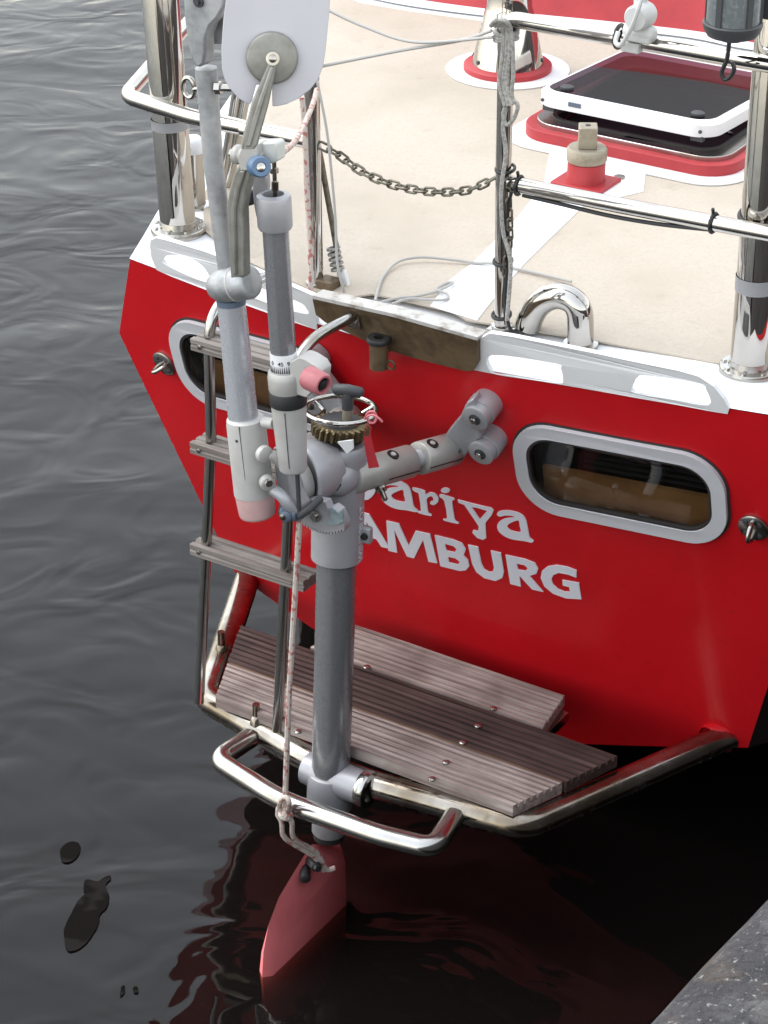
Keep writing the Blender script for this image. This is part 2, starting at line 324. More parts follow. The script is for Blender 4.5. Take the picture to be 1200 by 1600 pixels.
# ------------------------------------------------------------------ setting: water, river bed, quay
mb = MB(); box(mb, V((0, 60, -0.9)), V((160, 0, 0)), V((0, 160, 0)), V((0, 0, 0.9)))
single('water', mb, M['water'], 'dark rippled harbour water round the stern', 'water', (0, 0, 0), kind='structure')
mb = MB(); box(mb, V((0, 60, -1.95)), V((165, 0, 0)), V((0, 165, 0)), V((0, 0, 0.1)))
single('river_bed', mb, M['mud'], 'dark mud bed under the harbour water', 'river bed', (0, 0, -1.85), kind='structure')
QZ = 1.28
q0, q1 = PZ(1000, 1598, QZ), PZ(1200, 1392, QZ); qd = (q1-q0).normalized(); qn = V((qd.y, -qd.x, 0))
mb = MB()
N_ = 260; prof = [(0.02, -2.5), (0.02, QZ-0.07), (0.022, QZ-0.035), (0.04, QZ-0.008), (0.06, QZ), (0.6, QZ+0.002)]
vs = []; fs = []; ts = [-6+ (9.0*i/N_) for i in range(N_+1)] + [8, 20, 60]
for t_ in ts:
    for k, (x_, z_) in enumerate(prof):
        p = q0+qd*t_+qn*(x_-0.035); j = 0.0022*noise.noise(V((t_*9, k*0.7, 0)))+0.0025*noise.noise(V((t_*31, k, 2)))
        vs.append(V((p.x, p.y, z_))+qn*j*(0.3 if k in (0, 5) else 1)+Z*j*(0.25 if k >= 3 and k < 5 else 0))
m_ = len(prof)
for i in range(len(ts)-1):
    for k in range(m_-1): fs.append((i*m_+k, i*m_+k+1, (i+1)*m_+k+1, (i+1)*m_+k))
mb.add(vs, fs)
p0, p1 = q0+qd*(-6), q0+qd*60
single('quay', mb, M['quay'], 'worn grey stone quay edge in the lower right corner', 'quay', (q0.x, q0.y, 0), kind='structure', smooth=60)

mb = MB(); box(mb, V((0, 0, QZ-0.1))+(p0+p1)*0.5*0+(q0*1.0).xy.to_3d()+qd*5+qn*20.57, qd*45, qn*20, Z*0.098)
single('unseen_pavement', mb, M['unseen_paving'], 'quay paving out of view, made pale to bounce light onto the transom', 'unseen_pavement', (q0.x, q0.y, QZ), kind='structure')  # unseen paving, pale so that it throws light back onto the transom
# ------------------------------------------------------------------ the sailboat: hull, transom, deck
boatT = Thing('sailboat', 'red steel sailboat with white bulwark and cream deck, seen from its stern', 'sailboat', B(0, 0, 0))
ZT = [(-0.66, 0.966), (-0.563, 0.965), (-0.372, 0.958), (0, 0.947), (0.128, 0.950), (0.271, 0.962), (0.397, 0.977), (0.60, 0.988), (0.7, 0.99)]
def ztop(a):
    for (x0, y0), (x1, y1) in zip(ZT, ZT[1:]):
        if a <= x1: return y0+(y1-y0)*max(0, a-x0)/(x1-x0)
    return ZT[-1][1]
KP, TP, LP = (-0.645, 0.787), (-0.563, 0.965), (-0.505, 0.285)     # port knuckle, top corner, lower corner
KS, TS_, LS = (0.665, 0.800), (0.605, 0.988), (0.53, 0.276)
ZC = 0.085
def lin(p, q, a): return p[1]+(q[1]-p[1])*(a-p[0])/(q[0]-p[0])
def zrange(a):
    top = ztop(a) if TP[0] <= a <= TS_[0] else (lin(KP, TP, a) if a < 0 else lin(KS, TS_, a))
    if a < LP[0]: bot = lin(KP, LP, a)
    elif a > LS[0]: bot = lin(KS, LS, a)
    else: bot = ZC+(LP[1]-ZC)*(a/LP[0]) if a < 0 else ZC+(LS[1]-ZC)*(a/LS[0])
    return bot, max(top, bot)
# windows: centre (a, z), size, measured on the transom
WIN = [(0.347, 0.793), (-0.335, 0.797)]
WW, WH, WR = 0.352, 0.176, 0.068
def inwin(a, z, grow):
    for (ca, cz) in WIN:
        x, y = abs(a-ca), abs(z-(cz+WTILT*(a-ca))); w, h, r = WW/2-grow, WH/2-grow, WR-grow
        if x < w and y < h:
            dx, dy = x-(w-r), y-(h-r)
            if not (dx > 0 and dy > 0 and dx*dx+dy*dy > r*r): return True
    return False
WTILT = 0.06
mb = MB(); NA, NZ = 190, 110; vs = []; fs = []; AA = sorted(set([KP[0]+(KS[0]-KP[0])*i/NA for i in range(NA+1)]+[TP[0], TS_[0], LP[0], LS[0], 0.0]))
for a in AA:
    b_, t_ = zrange(a)
    for j in range(NZ+1): z = b_+(t_-b_)*j/NZ; vs.append(TS(a, z))
for i in range(len(AA)-1):
    for j in range(NZ):
        a = (AA[i]+AA[i+1])/2; b_, t_ = zrange(a); z = b_+(t_-b_)*(j+0.5)/NZ
        if inwin(a, z, 0.014): continue
        k = i*(NZ+1)+j; fs.append((k, k+NZ+1, k+NZ+2, k+1))
mb.add(vs, fs); boatT.part('transom', mb, M['red'])
GD = [(0, 0), (0.3, 0.135), (0.6, 0.27), (1, 0.44), (1.5, 0.64), (2.2, 0.86), (3.2, 1.02), (4.5, 1.05), (6, 0.75), (7.2, 0.2), (8, -0.55)]
def sides(names, mk, matl):
    for sgn, K, Tt, L in ((-1, KP, TP, LP), (1, KS, TS_, LS)):
        rows = []
        for d, g in GD:
            st = []
            for (a0, z0, kk, dz) in ((Tt[0], Tt[1], 1.0, 0.0), (K[0], K[1], 1.0, 0.0), (L[0], L[1], 0.95, -0.25), (0.0, ZC, 0, -0.55)):
                a = sgn*max(abs(a0)+g*kk, 0.02) if a0 else 0.0
                f = min(d/1.5, 1.0); z = z0+dz*f+(0.0 if d < 3 else 0.06*(d-3)*(1 if dz == 0 else 0))
                st.append(B(a, tb(a0, z0)+d, z))
            rows.append(st)
        yield sgn, rows
hull = MB(); bottom = MB()
for sgn, rows in sides(0, 0, 0):
    for k, tgt in ((0, hull), (1, hull), (2, bottom)):
        if k == 1 and sgn > 0: tgt = bottom  # lower starboard side takes the near-black colour too
        vs = []; fs = []
        for st in rows: vs += [st[k], st[k+1]]
        for i in range(len(rows)-1): fs.append((2*i, 2*i+1, 2*i+3, 2*i+2))
        tgt.add(vs, fs)
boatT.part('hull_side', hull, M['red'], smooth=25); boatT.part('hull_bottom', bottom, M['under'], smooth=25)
# deck
DZ = 0.970
def aedge(b, sgn):
    Tt = TP if sgn < 0 else TS_; b0 = tb(Tt[0], Tt[1]); d = max(b-b0, 0)
    for (x0, y0), (x1, y1) in zip(GD, GD[1:]):
        if d <= x1: return sgn*max(abs(Tt[0])+y0+(y1-y0)*(d-x0)/(x1-x0), 0.02)
    return sgn*0.02
mb = MB(); vs = []; fs = []; n = 40
rowsb = [None, -0.09, 0.0, 0.2, 0.5, 0.9, 1.4, 2.0, 3.0, 4.4, 6, 7.4]
for rb in rowsb:
    for i in range(n+1):
        s = i/n
        if rb is None:
            a = TP[0]+(TS_[0]-TP[0])*s; z = ztop(a)+0.002; vs.append(B(a, tb(a, z)-0.001, z))
        else:
            a = aedge(rb, -1)+(aedge(rb, 1)-aedge(rb, -1))*s
            z = DZ if rb >= 0 else DZ*0.6+0.4*ztop(a)
            vs.append(B(a, rb, z+(0.0 if rb < 3 else 0.06*(rb-3))))
for r in range(len(rowsb)-1):
    for i in range(n): fs.append((r*(n+1)+i, r*(n+1)+i+1, (r+1)*(n+1)+i+1, (r+1)*(n+1)+i))
mb.add(vs, fs); boatT.part('deck', mb, M['white'], smooth=30)
# cream non-skid panel and the white bands over it: real sheets on the deck
def sheet(pts, z0, th): mb = MB(); prism(mb, [V((p.x, p.y, z0)) for p in pts], Z*th); return mb
cr = [boat(PZ(*p, DZ)) for p in ((520, 470), (582, 462), (648, 476), (708, 490), (729, 503), (924, 534), (1128, 572))]
outl = [B(q.x, q.y, 0) for q in cr]+[B(aedge(b, 1)-0.09, b, 0) for b in (0.0, 0.3, 0.7, 1.2, 1.36)]
bk = [boat(PZ(x, y, DZ)) for x, y in ((1200, 95), (1080, 68), (900, 45), (760, 36), (640, 20), (560, 6), (500, -25))]
outl += [B(q.x, q.y, 0) for q in bk]+[B(aedge(b, -1)+0.07, b, 0) for b in (1.2, 0.9, 0.6, 0.3, 0.1)]+[B(-0.52, -0.03, 0), B(-0.40, -0.09, 0)]
boatT.part('deck_panel', sheet(outl, DZ+0.0005, 0.003), M['cream'])
strp = [PZ(x, y, DZ) for x, y in ((672, 482), (745, 505), (768, 475), (820, 415), (912, 325), (1005, 303), (1010, 262), (860, 235), (850, 290), (810, 342), (738, 415), (702, 442))]
boatT.part('deck_stripe', sheet(strp, DZ+0.0037, 0.0012), M['white'])
# bulwark with freeing ports, standing on the transom edge
topR = [(752, 527), (766, 519), (800, 524), (860, 536), (925, 549), (990, 563), (1060, 577), (1092, 586), (1116, 602), (1132, 622), (1140, 637)]
botR = [(1138, 645), (1108, 640), (1060, 631), (990, 619), (940, 610), (900, 603), (840, 593), (790, 586), (740, 576)]
cutA = [(770, 553), (868, 566), (878, 575), (881, 594), (875, 597), (850, 594), (800, 586), (768, 579)]
cutB = [(997, 588), (1012, 585), (1092, 597), (1105, 608), (1108, 631), (1050, 622), (992, 612), (990, 600)]
ins = MB()
def rnd(pts, n=4): return [(p.x, p.y) for p in spline([(x, y, 0) for x, y in pts], n, True)]
def tv(p): q = boat(p); return -tn(q.x, q.z)*0.008
prism(ins, dense([T(*p, 0.003) for p in topR+botR], 0.03), tv, [[T(*p, 0.003) for p in rnd(cutA)], [T(*p, 0.003) for p in rnd(cutB)]])
boatT.part('bulwark', ins, M['white'], smooth=2); ins = MB()
topL = [(236, 384), (237, 374), (246, 370), (262, 374), (320, 391), (400, 421), (460, 447), (494, 462)]
botL = [(497, 514), (440, 495), (380, 473), (320, 450), (270, 431), (246, 420), (238, 400)]
cutC = [(258, 411), (256, 403), (266, 397), (290, 399), (315, 411), (328, 428), (332, 441), (300, 431)]
cutD = [(390, 460), (393, 450), (402, 447), (430, 456), (470, 471), (480, 480), (481, 489), (440, 479)]
prism(ins, dense([T(*p, 0.003) for p in topL+botL], 0.03), tv, [[T(*p, 0.003) for p in rnd(cutC)], [T(*p, 0.003) for p in rnd(cutD)]])
bul = boatT.part('bulwark', ins, M['white'], smooth=2)
# bronze stern plate with worn top edge
pl = [(495, 461), (620, 489), (752, 526), (752, 560), (746, 571), (735, 573), (690, 562), (640, 549), (580, 527), (515, 497), (500, 485)]
mb = MB(); prism(mb, dense([T(*p, 0.012) for p in pl], 0.03), lambda p: -tn(boat(p).x, boat(p).z)*0.012)
plate = boatT.part('stern_plate', mb, M['bronze'], bevel=0.002)
mb = MB(); ed = dense([T(*p, 0.012) for p in ((495, 460), (620, 488), (752, 525))], 0.03, False)
for p, q in zip(ed, ed[1:]):
    nrm = -tn(boat(p).x, boat(p).z); nrm = V((nrm.x, nrm.y, 0)).normalized()
    d = (q-p)/2; box(mb, (p+q)/2+nrm*0.014+Z*0.003, d, nrm*0.0145, Z*0.0028)
boatT.part('edge_strip', mb, M['worn'], parent=plate)
# windows
for (ca, cz) in WIN:
    def wp(x, y, off, ca=ca, cz=cz): return TS(ca+x, cz+y+WTILT*x, off)
    o_ = [wp(x, y, 0.009) for x, y in rrect(WW, WH, WR, 10)]; i_ = [wp(x, y, 0.009) for x, y in rrect(WW-0.046, WH-0.046, WR-0.020, 10)]
    mb = MB(); prism(mb, dense(o_, 0.02), tv and (lambda p: -tn(boat(p).x, boat(p).z)*0.0095), [dense(i_, 0.02)])
    fr_ = boatT.part('window', mb, M['frame'], bevel=0.0015)
    mb = MB(); prism(mb, dense([wp(x, y, 0.002) for x, y in rrect(WW+0.008, WH+0.008, WR+0.004, 10)], 0.02), lambda p: -tn(boat(p).x, boat(p).z)*0.0015, [dense([wp(x, y, 0.002) for x, y in rrect(WW-0.01, WH-0.01, WR-0.004, 10)], 0.02)])
    boatT.part('gasket', mb, M['rubber'], parent=fr_)
    mb = MB(); prism(mb, dense([wp(x, y, 0.0075) for x, y in rrect(WW-0.047, WH-0.047, WR-0.0205, 10)], 0.02), lambda p: -tn(boat(p).x, boat(p).z)*0.009, [dense([wp(x, y, 0.0075) for x, y in rrect(WW-0.055, WH-0.055, WR-0.0245, 10)], 0.02)])
    boatT.part('inner_seal', mb, M['rubber'], parent=fr_)
    mb = MB(); prism(mb, dense([wp(x, y, 0.0035) for x, y in rrect(WW-0.05, WH-0.05, WR-0.02, 10)], 0.03), lambda p: -tn(boat(p).x, boat(p).z)*0.004)
    boatT.part('pane', mb, M['pane'], parent=fr_)
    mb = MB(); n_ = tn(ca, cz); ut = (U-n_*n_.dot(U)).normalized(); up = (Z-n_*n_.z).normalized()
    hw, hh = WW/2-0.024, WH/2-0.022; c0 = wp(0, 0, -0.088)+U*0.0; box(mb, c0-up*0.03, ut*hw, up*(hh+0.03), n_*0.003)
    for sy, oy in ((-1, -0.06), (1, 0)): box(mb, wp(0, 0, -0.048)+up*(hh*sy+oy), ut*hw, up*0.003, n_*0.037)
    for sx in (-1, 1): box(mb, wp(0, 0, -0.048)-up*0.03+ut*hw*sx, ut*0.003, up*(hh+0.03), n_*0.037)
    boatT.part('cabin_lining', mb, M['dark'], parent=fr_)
    mb = MB(); box(mb, wp(0, 0, -0.036)-up*0.0735, ut*(hw-0.004)+up*0.008, up*0.045, n_*0.004)
    boatT.part('wooden_board', mb, M['wood_in'], parent=fr_)
    mb = MB()
    for k in range(6): box(mb, wp(0.03-0.006*k, 0, -0.045)+up*(-0.022+0.0125*k), ut*(0.11-0.008*k)+up*0.007, up*0.004+n_*0.003, n_*0.002)
    boatT.part('blind', mb, mat('striped_blind', (0.06, 0.06, 0.065), 0.9) if False else M['dgrey'], parent=fr_)

# ------------------------------------------------------------------ lettering on the transom (outlines laid on its surface)
def lett(name, polys, thick=0.0018):
    mb = MB(); rim = MB()
    for out, holes in polys:
        prism(mb, [T(*p, thick) for p in out], lambda p: -tn(boat(p).x, boat(p).z)*thick*0.9, [[T(*p, thick) for p in h] for h in holes])
        c = V((sum(p[0] for p in out)/len(out), sum(p[1] for p in out)/len(out)))
    boatT.part(name, mb, M['letter'])
def z2(pts): return [(540+x/4, 560+y/4) for x, y in pts]
def z3(pts): return [(640+x/4, 720+y/4) for x, y in pts]
def smooth2(pts, n=3):
    q = spline([(x, y, 0) for x, y in pts], n, True); return [(p.x, p.y) for p in q]
a_out = [(548, 330), (566, 312), (625, 308), (690, 325), (726, 358), (742, 420), (753, 474), (776, 496), (765, 507), (715, 497), (650, 488), (600, 470), (562, 440), (550, 408), (562, 378), (600, 358), (650, 352), (668, 350), (640, 340), (600, 338), (566, 345)]
a_in = [(622, 392), (650, 377), (684, 369), (690, 400), (697, 441), (660, 440), (628, 428), (612, 408)]
sh = lambda pts, dx, dy: [(x+dx, y+dy) for x, y in pts]
r_o = [(20, 165), (60, 172), (98, 185), (102, 208), (128, 195), (158, 200), (181, 226), (179, 256), (152, 273), (131, 263), (136, 250), (150, 246), (149, 226), (132, 217), (110, 236), (112, 265), (119, 320), (136, 330), (135, 342), (62, 324), (54, 310), (74, 307), (60, 205), (46, 194), (24, 181)]
i_dot = [(226+28*math.cos(t*math.pi/8), 182+16*math.sin(t*math.pi/8)) for t in range(16)]
i_o = [(190, 208), (215, 210), (278, 230), (280, 244), (268, 250), (285, 363), (305, 379), (304, 390), (222, 371), (214, 360), (238, 352), (219, 246), (194, 226)]
y_o = [(303, 240), (430, 273), (510, 290), (527, 305), (516, 335), (476, 385), (481, 480), (460, 490), (425, 478), (395, 446), (400, 430), (432, 436), (435, 405), (345, 272), (308, 258)]
y_i = [(388, 284), (425, 290), (488, 309), (441, 362)]
s_c = [(583, 722), (566, 708), (548, 716), (549, 734), (568, 746), (582, 760), (574, 774), (556, 772), (540, 760)]
def strokepoly(pts, w):
    q = [V((p.x, p.y)) for p in spline([(x, y, 0) for x, y in pts], 4)]; l, r = [], []
    for i, p in enumerate(q):
        t = (q[min(i+1, len(q)-1)]-q[max(i-1, 0)]).normalized(); nn = V((-t.y, t.x))*w/2; l.append(tuple(p+nn)); r.append(tuple(p-nn))
    return l+r[::-1]
lett('name_lettering', [(strokepoly(s_c, 12), []), (smooth2(z3(sh(a_out, -745, -186))), [smooth2(z3(sh(a_in, -745, -186)))]) if False else ([(540+(x-548+225)/4, 560+(y-310+760)/4) for x, y in [(p[0], p[1]) for p in smooth2(a_out)]], [[(540+(x-548+225)/4, 560+(y-310+760)/4) for x, y in smooth2(a_in)]]),
    (z3(smooth2(r_o, 2)), []), (z3(i_dot), []), (z3(smooth2(i_o, 2)), []), (z3(y_o), [z3(y_i)]), (z3(smooth2(a_out)), [z3(smooth2(a_in))])])
H_o = [(497, 782), (512, 786), (515, 806), (533, 811), (530, 791), (546, 795), (555, 841), (540, 837), (537, 822), (519, 817), (522, 832), (507, 828)]
A_o = z2([(98, 957), (150, 970), (280, 1187), (226, 1174), (196, 1127), (134, 1110), (138, 1150), (88, 1138)]); A_h = z2([(132, 1015), (176, 1094), (137, 1082)])
M_o = z2([(258, 1012), (335, 1030), (397, 1165), (440, 1075), (530, 1095), (576, 1277), (521, 1267), (487, 1130), (430, 1246), (386, 1234), (305, 1065), (326, 1212), (270, 1198)])
B_o = z3([(160, 462), (270, 488), (330, 512), (353, 550), (340, 588), (368, 617), (376, 655), (355, 680), (318, 685), (195, 655)])
B_h = [z3([(222, 515), (275, 528), (296, 548), (284, 569), (233, 558)]), z3([(241, 596), (290, 606), (316, 627), (304, 646), (250, 632)])]
U_o = z3([(368, 522), (430, 535), (452, 640), (470, 675), (500, 692), (522, 690), (530, 665), (510, 558), (572, 572), (592, 690), (582, 728), (540, 747), (470, 730), (420, 692), (394, 640)])
R_o = z3([(602, 585), (720, 610), (785, 635), (806, 672), (795, 702), (752, 716), (838, 816), (768, 800), (688, 713), (698, 783), (632, 766)]); R_h = z3([(671, 638), (722, 649), (741, 668), (725, 685), (681, 677)])
G_o = z3([(1046, 682), (1045, 727), (990, 706), (935, 696), (900, 710), (888, 738), (898, 768), (928, 797), (970, 815), (1006, 816), (999, 784), (960, 776), (957, 741), (1060, 760), (1076, 862), (980, 856), (900, 827), (845, 782), (822, 728), (830, 685), (865, 657), (920, 648), (990, 660)])
lett('port_lettering', [(H_o, []), (A_o, [A_h]), (M_o, []), (B_o, B_h), (U_o, []), (R_o, [R_h]), (G_o, [])])

# ------------------------------------------------------------------ eye pads on the transom
for (x, y, lab) in ((258, 567, 'small round steel eye pad with ring, between hull edge and left window'), (1178, 823, 'round steel eye pad with upright ring, right of the right window')):
    c = T(x, y); q = boat(c); n_ = tn(q.x, q.z); t = Thing('eye_pad', lab, 'eye pad', c, 'eye pads on the transom')
    mb = MB(); lathe(mb, c, n_, [(0, 0.024), (0.004, 0.024), (0.006, 0.021)], 32); t.part('base_disc', mb, M['steel'])
    ux, uy = frame(n_); 
    for k in range(4):
        mb = MB(); a = math.pi/4+k*math.pi/2; p = c+(ux*math.cos(a)+uy*math.sin(a))*0.016; lathe(mb, p+n_*0.005, n_, [(0, 0.004), (0.003, 0.0035)], 10); t.part('bolt', mb, M['dgrey'])
    mb = MB(); e = (Z-n_*n_.z).normalized(); 
    if x < 600: e = (e*0.5+U*0.86); e = (e-n_*n_.dot(e)).normalized()
    tube(mb, spline([c-e*0.014, c-e*0.014+n_*0.018, c+n_*0.029, c+e*0.014+n_*0.018, c+e*0.014], 5), 0.0036, 10); t.part('ring', mb, M['steel'])

# ------------------------------------------------------------------ big posts with flanges
def post(px0, px1, b, r, label, ztop_, tape):
    p0 = PB(*px0, b); p0 = V((p0.x, p0.y, DZ)); p1 = PB(*px1, b); d = (p1-p0).normalized(); L = (ztop_-DZ)/d.z
    t = Thing('stern_post', label, 'post', p0, 'polished posts at the stern corners')
    mb = MB(); lathe(mb, p0+d*0.02, d, [(0, r), (L-0.02, r), (L-0.012, r*0.8), (L-0.01, 0.002)], 48); t.part('post', mb, M['chrome'])
    mb = MB(); lathe(mb, p0, Z, [(0.0, r*1.55), (0.010, r*1.55), (0.012, r*1.5), (0.0125, r*1.1), (0.022, r*1.03)], 48); fl = t.part('flange', mb, M['steel'])
    for k in range(8):
        a = 2*math.pi*k/8+0.2; mb = MB(); lathe(mb, p0+Z*0.012+U*math.cos(a)*r*1.32+W_*math.sin(a)*r*1.32, Z, [(0, 0.0048), (0.003, 0.004)], 10); t.part('bolt', mb, M['steel'], parent=fl)
    for z0, z1 in tape:
        s0 = (z0-DZ)/d.z; s1 = (z1-DZ)/d.z; mb = MB(); lathe(mb, p0+d*s0, d, [(0, r+0.0012), (s1-s0, r+0.0012)], 48, caps=False); t.part('tape_band', mb, M['tape'])
    return p0, d
pL, dL = post((279, 362), (251, 0), -0.05, 0.0305, 'thick polished steel post at the left stern corner', 2.05, [(1.155, 1.172)])
pR, dR = post((1170, 582), (1216, 0), -0.034, 0.0292, 'thick polished steel post at the right stern corner', 2.05, [(1.105, 1.128)])
mb = MB(); lathe(mb, V((pR.x, pR.y, DZ-0.03)), Z, [(0, 0.052), (0.024, 0.051), (0.0295, 0.046)], 40); boatT.part('post_pad', mb, M['white']); mb = MB(); lathe(mb, V((pL.x, pL.y, DZ-0.02)), Z, [(0, 0.052), (0.017, 0.051), (0.0195, 0.047)], 40)
boatT.part('post_pad', mb, M['white'])
mb = MB(); hz = (1.21-DZ)/dR.z+0.012; tube(mb, [pR+dR*hz+(U*math.cos(a)+W_*math.sin(a))*0.0312+Z*0.006*math.sin(a) for a in [2*math.pi*k/32 for k in range(32)]], 0.0035, 8, closed=True)
single('cable_tie', mb, M['black'], 'black cable tie round the right stern post', 'cable tie', pR+dR*hz, group='black cable ties')

# ------------------------------------------------------------------ pushpit rails and stanchions
RB = -0.10
def px_rail(pts, b=RB): return [PB(x, y, b) for x, y in pts]
t = Thing('stern_rail', 'polished stern rail with two crossbars between mid stanchion and right post', 'railing', B(0.105, RB, DZ))
top = [B(0.105, RB, DZ+0.006), B(0.100, RB, 1.25), B(0.099, RB, 1.466), B(0.47, RB+0.005, 1.468), B(0.60, RB+0.012, 1.468), B(0.78, 0.35, 1.47)]
r_t = 0.0122
mb = MB(); tube(mb, fillet(top, [0.5, 0.022, 0.3, 0.07]), r_t, 20); t.part('top_rail', mb, M['chrome'])
mb = MB(); tube(mb, fillet([B(0.105, RB, 1.213), B(0.30, RB+0.004, 1.2155), B(0.478, RB+0.010, 1.219), B(0.61, RB+0.014, 1.222), B(0.78, 0.35, 1.228)], [0.5, 0.5, 0.07]), r_t*0.98, 20); t.part('lower_rail', mb, M['chrome'])
mb = MB(); lathe(mb, B(0.105, RB, DZ), Z, [(0, 0.0165), (0.008, 0.0165), (0.010, 0.013)], 24); boxb(mb, 0.086, 0.124, RB-0.016, RB+0.016, DZ-0.004, DZ+0.003); t.part('base_flange', mb, M['steel'])
t = Thing('pushpit_rail', 'polished rail curving round the left post to a stanchion by the wind vane', 'railing', B(-0.235, -0.116, DZ))
mb = MB(); tube(mb, fillet([PZ(236, 106, 1.2)+(PZ(236, 106, 1.2)-PZ(203, 140, 1.2))*4+Z*0.02, PZ(196, 150, 1.2), PZ(300, 183, 1.205), B(-0.236, -0.116, 1.216)], [0.05, 0.3], 10), 0.0132, 20); t.part('lower_rail', mb, M['chrome'])
mb = MB(); tube(mb, [B(-0.37, -0.1148, 1.2102), B(-0.35, -0.1148, 1.2108)], 0.0137, 20); t.part('joint_sleeve', mb, M['chrome'])
mb = MB(); tube(mb, fillet([B(-0.233, -0.116, DZ), B(-0.237, -0.116, 1.466), B(-0.66, -0.10, 1.468), B(-0.80, 0.35, 1.47)], [0.03, 0.07]), r_t, 20); t.part('stanchion', mb, M['chrome'])
mb = MB(); lathe(mb, B(-0.233, -0.116, DZ), Z, [(0, 0.0165), (0.008, 0.0165), (0.010, 0.013)], 24); t.part('base_flange', mb, M['steel'])
mb = MB(); boxb(mb, -0.225, -0.195, -0.13, -0.10, DZ, DZ+0.018); t.part('base_block', mb, M['bronze'], bevel=0.002)
# forward stanchion legs on the port side deck
t = Thing('port_stanchion', 'pair of slim steel stanchion legs behind the grey vane pipe', 'stanchion', B(-0.6, 0.25, DZ))
for (x0, y0, x1, y1, r) in ((342, 330, 372, 140, 0.0105), (356, 300, 385, 150, 0.008)):
    mb = MB(); p = PB(x0, y0, 0.16); q = PB(x1, y1, 0.16); tube(mb, [p, p+(q-p)*1.5], r, 16); t.part('leg', mb, M['chrome'])
t = Thing('mooring_bollard', 'squat steel mooring bollard with white cap behind left post', 'bollard', PZ(306, 322, DZ))
p = PZ(306, 322, DZ); mb = MB(); lathe(mb, p, Z, [(0, 0.026), (0.004, 0.026), (0.006, 0.018), (0.10, 0.017)], 24); t.part('body', mb, M['chrome'])
mb = MB(); lathe(mb, p+Z*0.10, Z, [(0, 0.018), (0.004, 0.02), (0.02, 0.019), (0.028, 0.012), (0.03, 0.002)], 24); t.part('cap', mb, M['white'])

# ------------------------------------------------------------------ chain between the stanchions
ch = [B(-0.222, -0.116, 1.213)] + [PB(x, y, -0.108) for x, y in ((528, 241), (560, 265), (600, 284), (645, 296), (690, 300), (735, 296))] + [B(0.094, -0.1, 1.222)]
path = spline(ch, 20); mb = MB()
seg = [0]
for p, q in zip(path, path[1:]): seg.append(seg[-1]+(q-p).length)
def at_len(s):
    for i in range(len(seg)-1):
        if s <= seg[i+1]: return path[i].lerp(path[i+1], (s-seg[i])/(seg[i+1]-seg[i]))
    return path[-1]
pitch = 0.0165; NL = int(seg[-1]/pitch)
for k in range(NL):
    p, q = at_len(k*pitch), at_len((k+1)*pitch); d = (q-p).normalized(); c = (p+q)/2
    x, y = frame(d); w = (x if k % 2 else y) if k % 2 else (y*0.9+x*0.44).normalized()
    loop = []
    for a in [2*math.pi*j/14 for j in range(14)]:
        ca, sa = math.cos(a), math.sin(a); loop.append(c+d*(ca*0.0052+(0.0062 if ca > 0 else -0.0062))+w*sa*0.0056)
    tube(mb, loop, 0.0021, 7, closed=True)
single('chain', mb, M['chain'], 'dull steel chain sagging between the two slim stanchions', 'chain', B(-0.06, -0.11, 1.15))
# second length of chain hanging down the middle stanchion
mb = MB(); z = 1.215; k = 0
while z > 1.065:
    c = B(0.118+0.003*math.sin(z*40), RB-0.012, z); d = -Z; w = (U if k % 2 else (W_*0.9+U*0.45)).normalized()
    tube(mb, [c+d*(math.cos(a)*0.005+(0.0055 if math.cos(a) > 0 else -0.0055))+w*math.sin(a)*0.005 for a in [2*math.pi*j/12 for j in range(12)]], 0.0019, 7, closed=True); z -= 0.0155; k += 1
single('hanging_chain', mb, M['chain'], 'short chain hanging straight down beside the middle stanchion', 'chain', B(0.118, RB, 1.2))

# ------------------------------------------------------------------ ropes and lines
def rope(name, pts, r, m, label, cat='rope', n=8, sides=8, group=None):
    mb = MB(); tube(mb, spline(pts, n), r, sides); return single(name, mb, m, label, cat, pts[0], group=group)
rb = RB-0.018
rope('guard_line', [PB(500, 104, -0.11), PB(620, 80, -0.10), PB(720, 63, -0.10), PB(768, 48, rb)], 0.0026, M['cable'], 'lower grey line running from the vane to the stanchion top', 'line')
rope('guard_line', [PB(505, 12, -0.11), PB(570, 42, -0.10), PB(650, 66, -0.10), PB(770, 58, rb)], 0.0024, M['cable'], 'upper grey line sagging from vane top to the stanchion top', 'line')
mb = MB()
for k, (x0, ph) in enumerate(((775, 0), (781, 1.6), (786, 3.0))):
    tube(mb, spline([PB(x0-8, 40, rb), PB(x0+2, 32, rb-0.01), PB(x0+12, 48, rb), PB(x0+10, 90, rb), PB(x0+6, 130, rb), PB(x0+14, 165, rb-0.004)], 8), 0.0036, 8)
tube(mb, spline([PB(800, 50, rb), PB(802, 110, rb), PB(800, 150, rb), PB(809, 165, rb), PB(803, 185, rb), PB(792, 195, rb), PB(786, 180, rb), PB(792, 160, rb)], 8), 0.0032, 8)
tube(mb, spline([PB(790, 170, rb), PB(786, 200, rb), PB(790, 240, rb), PB(783, 300, rb-0.006), PB(786, 360, rb), PB(794, 390, rb), PB(798, 420, rb), PB(792, 500, rb)], 8), 0.0034, 8)
for k in range(3): tube(mb, [B(0.099, RB, 1.447-0.006*k)+(U*math.cos(a)+W_*math.sin(a))*(0.0165)+Z*0.003*math.sin(a+k) for a in [2*math.pi*j/20 for j in range(20)]], 0.0034, 8, closed=True)
single('rope_hank', mb, M['rope'], 'grey rope tied round stanchion top and hanging in loops beside it', 'rope', B(0.1, RB, 1.44))
